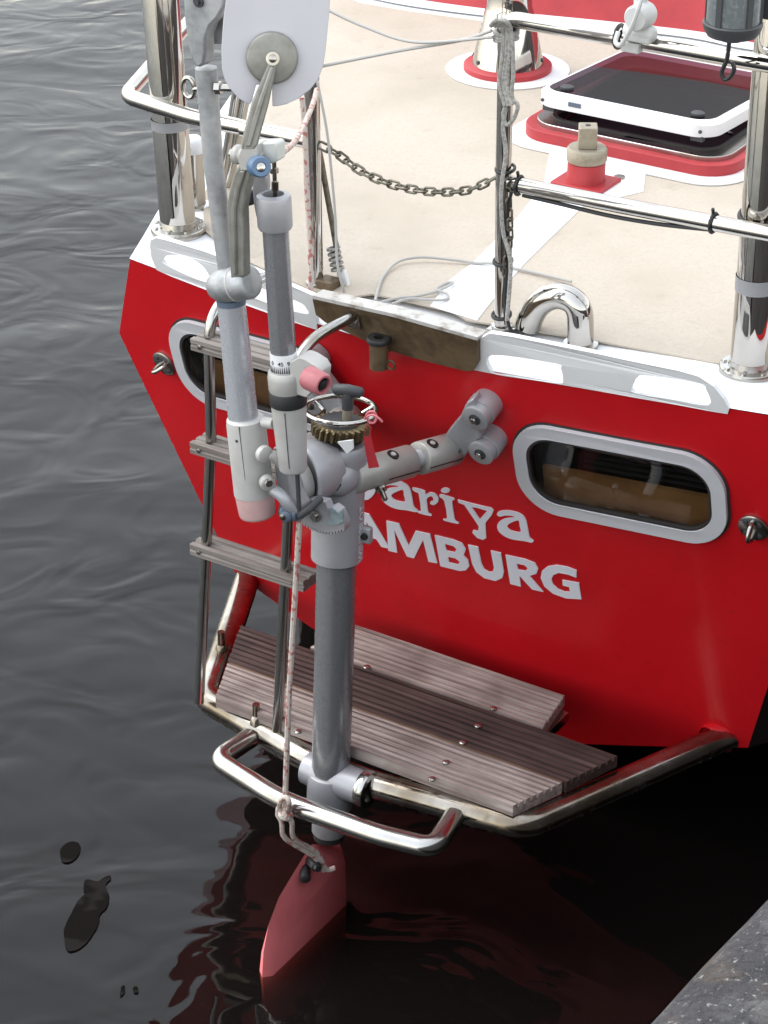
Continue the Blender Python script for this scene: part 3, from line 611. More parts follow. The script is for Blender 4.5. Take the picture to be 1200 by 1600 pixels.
for z, lab in ((1.235, 'black cable tie on the middle stanchion just above the lower rail'), (1.085, 'black cable tie halfway down the middle stanchion'), (0.995, 'black cable tie near the foot of the middle stanchion')):
    mb = MB(); tube(mb, [B(0.1035, RB, z)+(U*math.cos(a)+W_*math.sin(a))*0.0142+Z*0.003*math.sin(a) for a in [2*math.pi*j/20 for j in range(20)]], 0.0026, 7, closed=True)
    tube(mb, [B(0.117, RB-0.006, z), B(0.124, RB-0.012, z+0.004)], 0.002, 6)
    single('cable_tie', mb, M['black'], lab, 'cable tie', B(0.1035, RB, z), group='black cable ties')
for a_, lab in ((0.128, 'black cable tie at the left end of the lower rail'), (0.445, 'black cable tie on lower rail beside the right post')):
    c = B(a_, RB+(0 if a_ < 0.3 else 0.009), 1.213+(0 if a_ < 0.3 else 0.0055)); mb = MB(); tube(mb, [c+(Z*math.cos(a)+W_*math.sin(a))*0.0143 for a in [2*math.pi*j/20 for j in range(20)]], 0.0025, 7, closed=True)
    tube(mb, [c+Z*0.014-W_*0.003, c+Z*0.024-W_*0.006], 0.0025, 6)
    single('cable_tie', mb, M['black'], lab, 'cable tie', c, group='black cable ties')
rope('rail_cable', [B(0.135, RB, 1.199), B(0.2, RB, 1.1985), B(0.28, RB, 1.1975), B(0.36, RB+0.004, 1.200), B(0.44, RB+0.009, 1.207)], 0.0034, M['black'], 'black cable slung under the lower crossbar of the stern rail', 'cable')
rope('stanchion_cable', [B(0.122, RB-0.012, 1.205), B(0.117, RB-0.013, 1.17), B(0.119, RB-0.012, 1.10), B(0.117, RB-0.014, 1.03), B(0.125, RB-0.013, 0.985), B(0.138, RB-0.012, 0.975), B(0.14, RB-0.02, 0.9735)], 0.0028, M['black'], 'thin black cable running down the middle stanchion to the deck', 'cable')
dz = DZ+0.0075
rope('deck_cable', [PZ(x, y, dz+h) for x, y, h in ((586, 470, 0.003), (597, 435, 0.0), (620, 410, 0.003), (655, 402, 0.005), (700, 405, 0.003), (745, 411, 0), (770, 412, 0.002), (830, 425, 0.0), (893, 440, 0.002))], 0.0024, M['cable'], 'thin grey cable curving across the cream deck', 'cable')
rope('looped_cable', [PZ(x, y, dz+h) for x, y, h in ((588, 474, 0), (620, 466, 0.002), (650, 463, 0), (680, 456, 0.003), (700, 447, 0.004), (708, 441, 0.002), (696, 443, 0), (682, 452, 0.003), (698, 459, 0.003), (699, 467, 0), (680, 469, 0.003), (640, 467, 0), (612, 475, 0.002))], 0.0022, M['cable'], 'thin grey cable end coiled in a small loop on the deck', 'cable')
rope('thin_line', [PB(496, 128, -0.13), PB(510, 200, -0.13), PB(517, 260, -0.13), PB(524, 340, -0.128), PB(527, 410, -0.125), PB(536, 450, -0.12), PB(540, 466, -0.115)], 0.0022, M['cable'], 'thin grey line hanging behind the left stanchion to the bulwark', 'line')
rope('trim_line', [PB(x, y, -0.15) for x, y in ((472, 152), (476, 200), (480, 300), (485, 400), (486, 480), (488, 566))], 0.0044, M['ropered'], 'upright red flecked rope in front of the left stanchion')
rope('trim_line', [PB(495, 140, -0.16), PB(488, 165, -0.2), PB(475, 195, -0.3), PB(460, 222, -0.42), PB(437, 242, -0.53)], 0.0042, M['ropered'], 'short red flecked rope slanting from vane joint behind the vane')
# lashing stay beside the left stanchion
t = Thing('backstay', 'dark steel stay with lashing, slanting down to a white lug beside stanchion', 'stay', B(-0.2, -0.09, DZ))
mb = MB(); tube(mb, [PB(462, 60, -0.09), PB(502, 250, -0.09), PB(529, 405, -0.09)], 0.0046, 10); tube(mb, [PB(470, 100, -0.1), PB(506, 280, -0.1), PB(528, 405, -0.095)], 0.004, 10); t.part('wire', mb, M['chain'])
mb = MB()
for k in range(5): c = PB(521+k*1.6, 388+k*8, -0.093); tube(mb, [c+(U*math.cos(a)*0.009+W_*math.sin(a)*0.009)+Z*0.003*math.cos(a) for a in [2*math.pi*j/14 for j in range(14)]], 0.0028, 7, closed=True)
t.part('lashing', mb, M['rope'])
mb = MB(); prism(mb, [PB(x, y, -0.095) for x, y in ((526, 425), (538, 424), (548, 466), (525, 464))], W_*0.008); t.part('lug', mb, M['white'], bevel=0.0015)

# ------------------------------------------------------------------ gooseneck vent, rod socket
gb = -0.083; t = Thing('gooseneck_vent', 'polished steel gooseneck vent pipe curving over on the aft deck', 'vent pipe', PB(906, 542, gb))
p = [PB(x, y, gb) for x, y in ((907, 545), (907, 505), (905, 486), (897, 472), (882, 464), (866, 463), (849, 470), (837, 482), (829, 497), (824, 510))]
mb = MB(); tube(mb, spline(p, 5), 0.0205, 24, caps=False); t.part('pipe', mb, M['chrome'])
mb = MB(); tube(mb, [p[-1]+(p[-2]-p[-1])*0.15, p[-1]+(p[-2]-p[-1])*0.3], 0.0195, 24); t.part('mesh_screen', mb, M['black'])
mb = MB(); lathe(mb, V((p[0].x, p[0].y, DZ)), Z, [(0, 0.027), (0.003, 0.027), (0.0035, 0.021)], 30); t.part('base_ring', mb, M['steel'])
c = T(611, 553, 0.036); t = Thing('rod_socket', 'small bronze socket with black rim on the brown stern plate', 'socket', c)
h = 0.044; mb = MB(); lathe(mb, c, Z, [(0, 0.0145), (h, 0.015)], 28); t.part('cup', mb, M['bronze'])
mb = MB(); lathe(mb, c+Z*h, Z, [(0, 0.019), (0.005, 0.0195), (0.008, 0.0175), (0.008, 0.0085), (-0.02, 0.008)], 28, caps=False); t.part('rim', mb, M['black'])
mb = MB(); tube(mb, [c+Z*0.022, T(611, 540, 0.006)], 0.006, 10); t.part('bracket', mb, M['bronze'])
mb = MB(); e = c+U*0.022+Z*0.01; tube(mb, [e+(U*math.cos(a)+Z*math.sin(a))*0.007 for a in [2*math.pi*j/16 for j in range(16)]], 0.002, 8, closed=True); t.part('ring', mb, M['bronze'])

# ------------------------------------------------------------------ deck hatch
hb = lambda x, y: B(-0.086+x, 0.87+y, 0)
HW, HD = 0.385, 0.39
t = Thing('deck_hatch', 'white framed deck hatch with smoked lid ajar on a red coaming', 'hatch', B(-0.086, 0.87, DZ))
def ring(mb, w, h, r, w2, h2, r2, z0, z1, taper=0.0):
    o = [hb(x, y)+Z*z0 for x, y in rrect(w, h, r)]; i = [hb(x, y)+Z*z0 for x, y in rrect(w2, h2, r2)]
    prism(mb, o, lambda p: Z*(z1-z0), [i]); return mb
white = MB(); prism(white, [hb(x, y)+Z*(DZ+0.0045) for x, y in rrect(HW+0.105, HD+0.13, 0.085)], Z*0.002, [[hb(x, y)+Z*(DZ+0.0045) for x, y in rrect(HW-0.02, HD-0.02, 0.04)]])
t.part('deck_border', white, M['white'])
mb = MB(); ring(mb, HW+0.052, HD+0.052, 0.066, HW-0.03, HD-0.03, 0.04, DZ+0.001, DZ+0.027); t.part('coaming', mb, M['reddeck'], bevel=0.006, seg=3)
mb = MB(); ring(mb, HW+0.015, HD+0.015, 0.055, HW-0.05, HD-0.05, 0.035, DZ+0.018, DZ+0.036); fr_ = t.part('frame', mb, M['steel'], bevel=0.002)
mb = MB(); ring(mb, HW-0.035, HD-0.035, 0.04, HW-0.05, HD-0.05, 0.035, DZ+0.036, DZ+0.040); t.part('seal', mb, M['rubber'], parent=fr_)
mb = MB(); prism(mb, [hb(x, y)+Z*(DZ+0.008) for x, y in rrect(HW-0.03, HD-0.03, 0.04)], Z*0.001); t.part('opening', mb, M['dark'])
# lid, hinged forward
hinge = hb(0, HD/2)+Z*(DZ+0.041); tilt = math.radians(3.0)
ly = (-W_*math.cos(tilt)+Z*math.sin(tilt)); lz = (W_*math.sin(tilt)+Z*math.cos(tilt))
# y runs aft from hinge
LW, LD = 0.368, 0.375
def lp(x, y, z): return hinge+U*(x-0.018)+ly*(LD/2-y)+lz*z
o = [lp(x, y, 0) for x, y in rrect(LW, LD, 0.045, 8)]; i = [lp(x, y, 0) for x, y in rrect(LW-0.045, LD-0.045, 0.03, 8)]
o2 = [lp(x, y, 0.029) for x, y in rrect(LW-0.02, LD-0.02, 0.04, 8)]; i2 = [lp(x, y, 0.029) for x, y in rrect(LW-0.026, LD-0.026, 0.037, 8)]
mb = MB(); n = len(o); vs = o+[p+lz*0.022 for p in o]+o2+i2+i; fs = []
for L_ in range(4):
    for k in range(n): l = (k+1) % n; fs.append((L_*n+k, L_*n+l, (L_+1)*n+l, (L_+1)*n+k))
for k in range(n): l = (k+1) % n; fs.append((4*n+k, 4*n+l, l, k))
mb.add(vs, fs); lid = t.part('lid', mb, M['white'], smooth=50)
mb = MB(); prism(mb, [lp(x, y, 0.0195) for x, y in rrect(LW-0.0265, LD-0.0265, 0.0368, 8)], lz*0.0088); t.part('smoked_pane', mb, M['smoke'], parent=lid)
for x, y in ((-0.135, -0.145), (0.135, -0.145)):
    mb = MB(); lathe(mb, lp(x, y, 0.0285), lz, [(0, 0.013), (0.004, 0.013), (0.006, 0.010)], 20); t.part('latch_cap', mb, M['dgrey'], parent=lid)
    mb = MB(); box(mb, lp(x*1.13, -LD/2+0.012, -0.004), U*0.012, ly*0.006, lz*0.005); t.part('catch', mb, M['dgrey'], parent=lid)
    mb = MB(); lathe(mb, lp(x*1.2, -LD/2, 0.012), ly, [(0, 0.0035), (0.002, 0.0035)], 12); t.part('screw', mb, M['dgrey'], parent=lid)
mb = MB(); box(mb, lp(-0.095, -LD/2, 0.014), U*0.013, lz*0.004, ly*0.0012); t.part('maker_plate', mb, M['bluegrey'], parent=lid)
for x in (-0.11, 0.11):
    mb = MB(); cyl(mb, lp(x-0.03, LD/2+0.004, 0.01), lp(x+0.03, LD/2+0.004, 0.01), 0.009); t.part('hinge', mb, M['steel'], parent=lid)
    mb = MB(); tube(mb, [hb(x*1.35, -0.05)+Z*(DZ+0.03), lp(x*1.35, -0.1, -0.002)], 0.004, 8); t.part('stay', mb, M['steel'], parent=lid)

# ------------------------------------------------------------------ dorade cowl vent
c = PZ(793, 112, DZ); t = Thing('cowl_vent', 'steel cowl vent on a flared base with a red foot ring', 'ventilator', c)
mb = MB(); lathe(mb, c+Z*0.0045, Z, [(0, 0.125), (0.002, 0.125)], 56); t.part('deck_ring', mb, M['white'])
mb = MB(); lathe(mb, c+Z*0.0065, Z, [(0, 0.089), (0.010, 0.089), (0.014, 0.084)], 48); t.part('foot_ring', mb, M['reddeck'])
mb = MB(); lathe(mb, c+Z*0.018, Z, [(0, 0.073), (0.004, 0.072), (0.112, 0.048), (0.118, 0.046), (0.150, 0.044)], 48); t.part('cone', mb, M['chrome'])
for k in range(8):
    a = 2*math.pi*k/8+0.3; mb = MB(); lathe(mb, c+Z*0.03+(U*math.cos(a)+W_*math.sin(a))*0.0695, (U*math.cos(a)+W_*math.sin(a)), [(0, 0.0045), (0.003, 0.004)], 10); t.part('bolt', mb, M['dgrey'])
cw = c+Z*0.165; dirc = (V((0.05, -0.95, 0.25))).normalized()
mb = MB(); pth = spline([cw-Z*0.02, cw+Z*0.03, cw+Z*0.07+dirc*0.02, cw+Z*0.085+dirc*0.06, cw+Z*0.09+dirc*0.09], 5); nP = len(pth)
tube(mb, pth, [0.043+0.028*max(0, (i_/(nP-1)-0.35)/0.65) for i_ in range(nP)], 32, caps=False); t.part('cowl', mb, M['chrome'], smooth=70)
mb = MB(); e = pth[-1]-dirc*0.01; lathe(mb, e, dirc, [(0, 0.067), (-0.03, 0.055), (-0.06, 0.03), (-0.065, 0.002)], 32, caps=False); t.part('cowl_lining', mb, mat('dark_red_lining', (0.22, 0.012, 0.02), 0.4))
mb = MB(); tube(mb, [e+dirc*0.009+(frame(dirc)[0]*math.cos(a)+frame(dirc)[1]*math.sin(a))*0.070 for a in [2*math.pi*k/36 for k in range(36)]], 0.004, 8, closed=True); t.part('cowl_rim', mb, M['chrome'])

# ------------------------------------------------------------------ capped deck fitting
c = PZ(915, 290, DZ); t = Thing('deck_filler', 'red deck fitting with a dull bronze cap and square key on top', 'deck fitting', c)
mb = MB(); box(mb, c+Z*0.008, U*0.05, W_*0.042, Z*0.0035); t.part('base_plate', mb, M['reddeck'], bevel=0.002)
mb = MB(); lathe(mb, c+Z*0.0115, Z, [(0, 0.035), (0.004, 0.034), (0.034, 0.034), (0.036, 0.032)], 36); t.part('collar', mb, M['reddeck'])
mb = MB(); lathe(mb, c+Z*0.0475, Z, [(0, 0.034), (0.002, 0.036), (0.022, 0.036), (0.026, 0.033)], 36); cp = t.part('cap', mb, M['cap'])
k1 = (U*0.86+W_*0.5).normalized(); k2 = (W_*0.86-U*0.5).normalized()
mb = MB(); box(mb, c+Z*0.093, k1*0.0165, k2*0.0165, Z*0.020); t.part('square_key', mb, M['cap'], parent=cp, bevel=0.002)
mb = MB(); lathe(mb, c+Z*0.1105, Z, [(0, 0.005), (0.003, 0.005)], 14); t.part('plug', mb, M['rubber'], parent=cp)
mb = MB(); q = PZ(968, 276, DZ+0.007); lathe(mb, q, Z, [(0, 0.010), (0.001, 0.010)], 16); boatT.part('deck_stud', mb, M['steel'])

# ------------------------------------------------------------------ red deckhouse forward
t = Thing('deckhouse', 'red painted deckhouse end rising beyond the hatch', 'deckhouse', B(-0.2, 1.6, DZ))
fe = [boat(PZ(x, y, DZ)) for x, y in ((520, -28), (590, -10), (668, 6), (790, 22), (950, 38), (1090, 54), (1200, 74))]
fe = [V((fe[0].x-0.06, fe[0].y+0.5, 0))]+fe+[V((0.12, 1.52, 0)), V((0.30, 1.62, 0)), V((0.40, 1.9, 0))]
cen = V((-0.35, 2.6, 0)); mb = MB(); sm = [V(p) for p in spline(fe, 6)]; sm += [V((0.45, 3.6, 0)), V((-1.15, 3.6, 0))]
lv = []
for zz, k in ((0.0, 0.0), (0.05, 0.02), (0.20, 0.08), (0.22, 0.095), (0.225, 0.12)):
    lv.append([B(p.x+(cen.x-p.x)*k, p.y+(cen.y-p.y)*k, DZ+0.004+zz) for p in sm])
n = len(sm); vs = [p for l in lv for p in l]; fs = []
for i in range(len(lv)-1):
    for k in range(n): l = (k+1) % n; fs.append((i*n+k, i*n+l, (i+1)*n+l, (i+1)*n+k))
fs.append(tuple((len(lv)-1)*n+k for k in range(n))); mb.add(vs, fs); t.part('wall', mb, M['reddeck'], smooth=50)
mb = MB(); lv = [[B(p.x+(cen.x-p.x)*k, p.y+(cen.y-p.y)*k, DZ+0.231+zz) for p in sm] for zz, k in ((0, 0.125), (0.26, 0.2), (0.36, 0.3), (0.38, 0.5))]; vs = [p for l in lv for p in l]; fs = []  # unseen hood, added so the hatch lid mirrors something dark grey
for i in range(len(lv)-1):
    for k in range(n): l = (k+1) % n; fs.append((i*n+k, i*n+l, (i+1)*n+l, (i+1)*n+k))
fs.append(tuple((len(lv)-1)*n+k for k in range(n))); mb.add(vs, fs); t.part('added_hood', mb, mat('added_hood_grey', (0.26, 0.26, 0.27), 0.9), smooth=50)
wb = [B(p.x+(cen.x-p.x)*-0.035, p.y+(cen.y-p.y)*-0.035, DZ+0.0045) for p in sm]; mb = MB(); prism(mb, wb, Z*0.002); t.part('deck_border', mb, M['white'])

# ------------------------------------------------------------------ antenna mount and stern lantern on the rail
ab = RB; t = Thing('antenna_mount', 'white plastic ratchet antenna mount clamped on the top rail', 'antenna mount', PB(992, 70, ab))
c = PB(992, 68, ab); sy = -W_
mb = MB(); box(mb, c-Z*0.002, U*0.014, W_*0.017, Z*0.0075); t.part('clamp', mb, M['whiteplastic'], bevel=0.002)
c = PB(1000, 50, ab-0.012); mb = MB(); lathe(mb, c-U*0.0245, U, [(0, 0.008), (0.006, 0.0125), (0.043, 0.0125), (0.049, 0.008)], 20); box(mb, c-Z*0.004, U*0.021, W_*0.012, Z*0.009); t.part('swivel_base', mb, M['whiteplastic'], bevel=0.003)
c = PB(1001, 25, ab-0.02); mb = MB(); lathe(mb, c-sy*0.018, sy, [(0, 0.017), (0.004, 0.0185), (0.032, 0.0185), (0.036, 0.016)], 28); t.part('swivel_disc', mb, M['whiteplastic'])
mb = MB(); cyl(mb, PB(1001, 12, ab-0.01), PB(1004, -70, ab-0.01), 0.010); lathe(mb, PB(1004, -70, ab-0.01), Z, [(0, 0.014), (0.01, 0.03), (0.03, 0.033), (0.045, 0.025), (0.05, 0.004)], 28); t.part('stem', mb, M['whiteplastic'])
mb = MB(); tube(mb, spline([PB(1010, -40, ab-0.03), PB(1000, 5, ab-0.046), PB(992, 30, ab-0.046), PB(982, 52, ab-0.04), PB(970, 70, ab-0.03), PB(962, 66, ab-0.025), PB(966, 50, ab-0.015)], 6), 0.0035, 8); t.part('cable', mb, M['whiteplastic'])
mb = MB(); c = PB(968, 57, ab); tube(mb, [c+(Z*math.cos(a)+W_*math.sin(a))*0.016 for a in [2*math.pi*j/20 for j in range(20)]], 0.0032, 8, closed=True); t.part('strap', mb, M['black'])
lb = RB-0.055; c = PB(1143, 62, lb); t = Thing('stern_lantern', 'grey and black ship lantern hanging at the top rail beside the right post', 'lantern', c)
mb = MB(); lathe(mb, c, Z, [(0, 0.016), (0.006, 0.020), (0.007, 0.034), (0.016, 0.0395), (0.024, 0.041), (0.026, 0.039)], 36); t.part('base_cap', mb, M['dgrey'])
mb = MB(); lathe(mb, c+Z*0.026, Z, [(0, 0.036), (0.085, 0.036)], 36); t.part('lens', mb, M['lens'])
mb = MB(); lathe(mb, c+Z*0.108, Z, [(0, 0.038), (0.004, 0.041), (0.014, 0.041), (0.03, 0.03), (0.04, 0.01), (0.041, 0.002)], 36); t.part('top_cap', mb, M['dgrey'])
for a in (0.5, 1.8, 3.2, 4.6, 5.75):
    d_ = U*math.cos(a)+W_*math.sin(a); mb = MB(); box(mb, c+Z*0.067+d_*0.037, d_*0.0025, Z.cross(d_)*0.004, Z*0.043); t.part('cage_bar', mb, M['dgrey'])
mb = MB(); box(mb, c+Z*0.06+W_*0.045+U*0.018, U*0.022, W_*0.012, Z*0.035); t.part('bracket', mb, M['dgrey'])
mb = MB(); tube(mb, spline([c-U*0.003, PB(1136, 92, lb), PB(1128, 112, lb), PB(1132, 124, lb), PB(1141, 120, lb), PB(1147, 108, lb), PB(1144, 96, lb)], 6), 0.0032, 8); t.part('lanyard', mb, M['black'])

# ------------------------------------------------------------------ swim platform: tubes, bumper loop, planks
t = Thing('swim_platform', 'stainless tube swim platform with weathered teak planks below the transom', 'swim platform', B(0, -0.25, ZP))
zr = ZP; br = 0.0234
LB = -0.425
mb = MB(); tube(mb, fillet([B(-0.485, 0.02, zr), B(-0.300, -0.365, zr), B(0.0, -0.43, zr), B(0.330, -0.39, zr), B(0.50, 0.03, zr)], [0.045, 0.6, 0.055], 10), br, 28)
t.part('frame_tube', mb, M['stained'])
mb = MB(); e = B(0.472, -0.012, zr); d_ = (B(0.50, 0.03, zr)-B(0.33, -0.39, zr)).normalized(); lathe(mb, e-d_*0.006, d_, [(0, 0.0225), (0.006, 0.027), (0.03, 0.032)], 28, caps=False); t.part('weld_collar', mb, M['red'])
zb = zr-0.004; mb = MB(); bl = [B(-0.172, -0.418, zr), B(-0.185, -0.495, zb), B(-0.03, -0.532, zb), B(0.145, -0.525, zb), B(0.238, -0.508, zb), B(0.225, -0.424, zr)]
tube(mb, fillet(bl, [0.026, 0.3, 0.3, 0.026], 10), 0.0172, 26); t.part('bumper_loop', mb, M['steel'])
for (p, h, r) in ((B(-0.172, -0.40, zr+0.018), 0.038, 0.0065), (B(-0.352, -0.25, zr+0.016), 0.042, 0.0065)):
    mb = MB(); cyl(mb, p, p+Z*h, r, r*0.95, 14); lathe(mb, p, Z, [(0, r*1.8), (0.012, r*1.5), (0.016, r)], 14); t.part('hinge_pin', mb, M['stained'])
pz0, pz1 = ZP+0.0235, ZP+0.045
def plank(outl, b0, b1, matl, screws, ngro=7, rim=None):
    """outl: left and right end a at b0 (aft) and b1 (forward); top has real grooves running along it"""
    (al0, al1), (ar0, ar1) = outl; mb = MB()
    prof = []; w = b1-b0; gw = w/(ngro+0.5)
    s = b0
    for g in range(ngro):
        prof += [(s+0.0004, pz1-0.0004), (s+gw*0.62, pz1-0.0002), (s+gw*0.68, pz1-0.007), (s+gw*0.93, pz1-0.007)]; s += gw
    prof += [(s, pz1), (b1-0.0004, pz1-0.0004)]
    prof = [(b0, pz1-0.003)]+prof+[(b1, pz1-0.003), (b1, pz0), (b0, pz0)]
    n = len(prof); vs = []; NS = 14
    for k in range(NS+1):
        for (b, z) in prof:
            f = (b-b0)/w; al = al0+(al1-al0)*f; ar = ar0+(ar1-ar0)*f; a = al+(ar-al)*k/NS; j = 0.0012*noise.noise(V((a*9, b*3, 1)))
            vs.append(B(a+(0.002*noise.noise(V((b*60, k, 5))) if k in (0, NS) else 0), b, z+j))
    fs = []
    for k in range(NS):
        for i in range(n): l = (i+1) % n; fs.append((k*n+i, k*n+l, (k+1)*n+l, (k+1)*n+i))
    fs.append(tuple(range(n))); fs.append(tuple(NS*n+i for i in range(n-1, -1, -1)))
    mb.add(vs, fs); o = t.part('plank', mb, matl, smooth=30)
    for (x, y) in screws:
        p = PZ(x, y, pz1+0.0005); m2 = MB(); lathe(m2, p-Z*0.001, Z, [(0, 0.0066), (0.002, 0.0062), (0.0035, 0.0035), (0.0037, 0.0005)], 16); t.part('screw', m2, M['steel'], parent=o)
    return o
o1 = plank(((-0.205, -0.205), (0.252, 0.236)), -0.190, -0.088, M['teak_grey'], ((573, 1042), (771, 1107)))
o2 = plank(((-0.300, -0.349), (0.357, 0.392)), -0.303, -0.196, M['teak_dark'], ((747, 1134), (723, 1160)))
o3 = plank(((-0.252, -0.296), (0.318, 0.352)), -0.404, -0.309, M['teak_grey'], ((697, 1191), (675, 1217), (466, 1143)))
o2['label'] = 'dark wet middle plank'
mb = MB(); boxb(mb, -0.295, 0.352, -0.3085, -0.3035, pz0+0.002, pz1-0.001); t.part('edge_strip', mb, M['teak_brown'], parent=o2)
mb = MB()
for a in (-0.2, 0.12, 0.24): boxb(mb, a-0.012, a+0.012, -0.40, -0.10, ZP+0.006, pz0-0.0005)
t.part('bearer', mb, M['stained'])

# ------------------------------------------------------------------ boarding ladder
t = Thing('boarding_ladder', 'slim steel boarding ladder with three grey wooden steps, left of the pole', 'ladder', B(-0.2, -0.39, ZP))
lbb = -0.388
for a0, ab_, z_end, zt_, fr_r in ((-0.252, -0.288, 0.305, 1.035, 0.065), (-0.100, -0.128, 0.305, 1.0, 0.085)):
    mb = MB(); tube(mb, fillet([B(ab_, lbb-0.015, z_end), B(a0, lbb, 0.80), B(a0+0.005, lbb, zt_), B(a0+0.02, -0.205, zt_-0.002)], [0.4, fr_r], 10), 0.0088, 18); t.part('stringer', mb, M['steel'])
mb = MB(); p = T(560, 494, 0.014); n_ = tn(boat(p).x, boat(p).z); e = (Z-n_*n_.z).normalized(); box(mb, p, U*0.012, e*0.012, n_*0.0015)
for s_ in (-1, 1): cyl(mb, p+U*0.004*s_, p+U*0.004*s_+n_*0.006, 0.0028, n=10)
t.part('fixing_plate', mb, M['steel'])
for (xl, yl), (xr, yr) in (((298, 528), (446, 590)), ((297, 690), (446, 757)), ((297, 849), (480, 938))):
    p = PB(xl, yl, lbb-0.02); z1 = boat(p).z; aL = boat(p).x; aR = aL+0.222
    mb = MB(); sec = [(lbb-0.022, z1-0.020), (lbb-0.022, z1-0.012), (lbb-0.019, z1-0.010), (lbb-0.022, z1-0.008), (lbb-0.022, z1), (lbb-0.012, z1), (lbb-0.011, z1-0.003), (lbb-0.006, z1-0.003), (lbb-0.005, z1), (lbb+0.006, z1), (lbb+0.007, z1-0.003), (lbb+0.012, z1-0.003), (lbb+0.013, z1), (lbb+0.022, z1), (lbb+0.022, z1-0.020)]
    prism(mb, [B(aL, b, z) for b, z in sec], U*(aR-aL)); st = t.part('step', mb, M['step'], bevel=0.0008)
    for a in (aL+0.018, aR-0.018):
        m2 = MB(); lathe(m2, B(a, lbb-0.0215, z1-0.010), -W_, [(0, 0.0042), (0.002, 0.0038), (0.0025, 0.002)], 12); t.part('screw', m2, M['steel'], parent=st)

# ------------------------------------------------------------------ wind vane self-steering gear
wv = Thing('wind_vane_gear', 'grey wind vane self-steering gear on a thick pole in front of the transom', 'self-steering gear', B(0, -0.43, 0.2))
pb = PA(516, 1240, 0.0); qb = PA(530, 735, 0.0)
p_ax = (qb-pb).normalized()
def pole(y):      # point of the pole axis at image height y
    lo, hi = -0.3, 1.2
    for _ in range(40):
        m_ = (lo+hi)/2; P = pb+p_ax*m_; d = P-CAM; yy = 800-F_PX*d.dot(UP)/d.dot(FW)
        if yy > y: lo = m_
        else: hi = m_
    return pb+p_ax*lo
mb = MB(); cyl(mb, pole(1245), pole(840), 0.0313, n=40); wv.part('pole', mb, M['anod'])
# foot clamp
P0 = pole(1300); L = (pole(1205)-P0).length
mb = MB(); lathe(mb, P0, p_ax, [(0, 0.026), (0.003, 0.0285), (L*0.42, 0.0285), (L*0.45, 0.0365), (L*0.50, 0.038), (L*0.93, 0.038), (L*0.985, 0.0365), (L, 0.033)], 40); 
bc = boat(pole(1222)); cyl(mb, B(bc.x-0.02, bc.y, zr), B(bc.x+0.06, bc.y, zr), 0.031, 0.028); cyl(mb, B(bc.x-0.045, bc.y, zr), B(bc.x, bc.y, zr), 0.027, 0.03)
wv.part('foot_clamp', mb, M['cast'], smooth=50)
mb = MB(); c = B(bc.x+0.060, bc.y+0.002, zr); lathe(mb, c, U, [(0, 0.030), (0.003, 0.0315), (0.013, 0.0315), (0.016, 0.030), (0.016, 0.02)], 36, caps=False); wv.part('clamp_ring', mb, M['steel'])
mb = MB(); cyl(mb, P0-p_ax*0.010, P0, 0.0255); wv.part('seal', mb, M['black'])
# oar blade, mostly under water
def oar(a, pts): return [PA(x, y, a) for x, y in pts]
blo = [(494, 1322), (537, 1319), (541, 1415), (538, 1500), (530, 1600), (500, 1690), (440, 1660), (420, 1580), (416, 1525), (418, 1490), (426, 1448), (442, 1405), (464, 1368), (480, 1342)]
bli = [(512, 1338), (536, 1345), (538, 1415), (535, 1500), (527, 1590), (500, 1670), (446, 1645), (428, 1580), (423, 1525), (426, 1495), (437, 1463), (458, 1430), (485, 1398), (503, 1368)]
n = len(blo); rows = [[p-U*0.022 for p in oar(0.0, bli)], [p-U*0.008 for p in oar(0.0, blo)], [p+U*0.004 for p in oar(0.0, bli)]]
mb = MB(); vs = [p for r in rows for p in r]; fs = []
for i in range(2):
    for k in range(n): l = (k+1) % n; fs.append((i*n+k, i*n+l, (i+1)*n+l, (i+1)*n+k))
for base in (0, 2*n):
    for tr in tessellate_polygon([rows[0 if base == 0 else 2]]): fs.append(tuple(base+i for i in tr))
mb.add(vs, fs); oarp = wv.part('oar_blade', mb, M['rudder'], smooth=70)
mb = MB(); c = PA(488, 1345, 0.0)+U*0.012; lathe(mb, c-U*0.02, (U*0.8-W_*0.5+Z*0.2), [(0, 0.009), (0.032, 0.009), (0.034, 0.006), (0.042, 0.006)], 6); wv.part('bolt', mb, M['black'], parent=oarp)
mb = MB(); c2 = PA(484, 1356, 0.0)+U*0.006; lathe(mb, c2-U*0.016, (U*0.5-W_*0.7), [(0, 0.009), (0.034, 0.009), (0.036, 0.006)], 12); wv.part('bolt', mb, M['black'], parent=oarp)
# head casting
P1 = pole(872); Lh = (pole(690)-P1).length
mb = MB(); lathe(mb, P1, p_ax, [(0, 0.037), (0.002, 0.040), (Lh*0.33, 0.0405), (Lh*0.50, 0.0395), (Lh*0.72, 0.041), (Lh*0.90, 0.044), (Lh*0.97, 0.043), (Lh, 0.039)], 44)
bx = (-U*0.55-W_*0.83).normalized(); hc = pole(745)
rc = PB(474, 740, -0.470); rx = (-W_*0.93-U*0.36).normalized(); lathe(mb, rc, rx, [(-0.05, 0.040), (-0.02, 0.0475), (0.0, 0.0515), (0.004, 0.0515), (0.006, 0.0495), (0.005, 0.045), (-0.006, 0.043), (-0.008, 0.01)], 48)
e = hc+(U*0.25-W_*0.95).normalized()*0.03; e = PB(521, 756, -0.452); lathe(mb, e, (U*0.3-W_*0.92+Z*0.05), [(-0.03, 0.032), (-0.012, 0.027), (-0.002, 0.019), (0.0, 0.015)], 28)
head = wv.part('head_casting', mb, M['cast'], smooth=55)
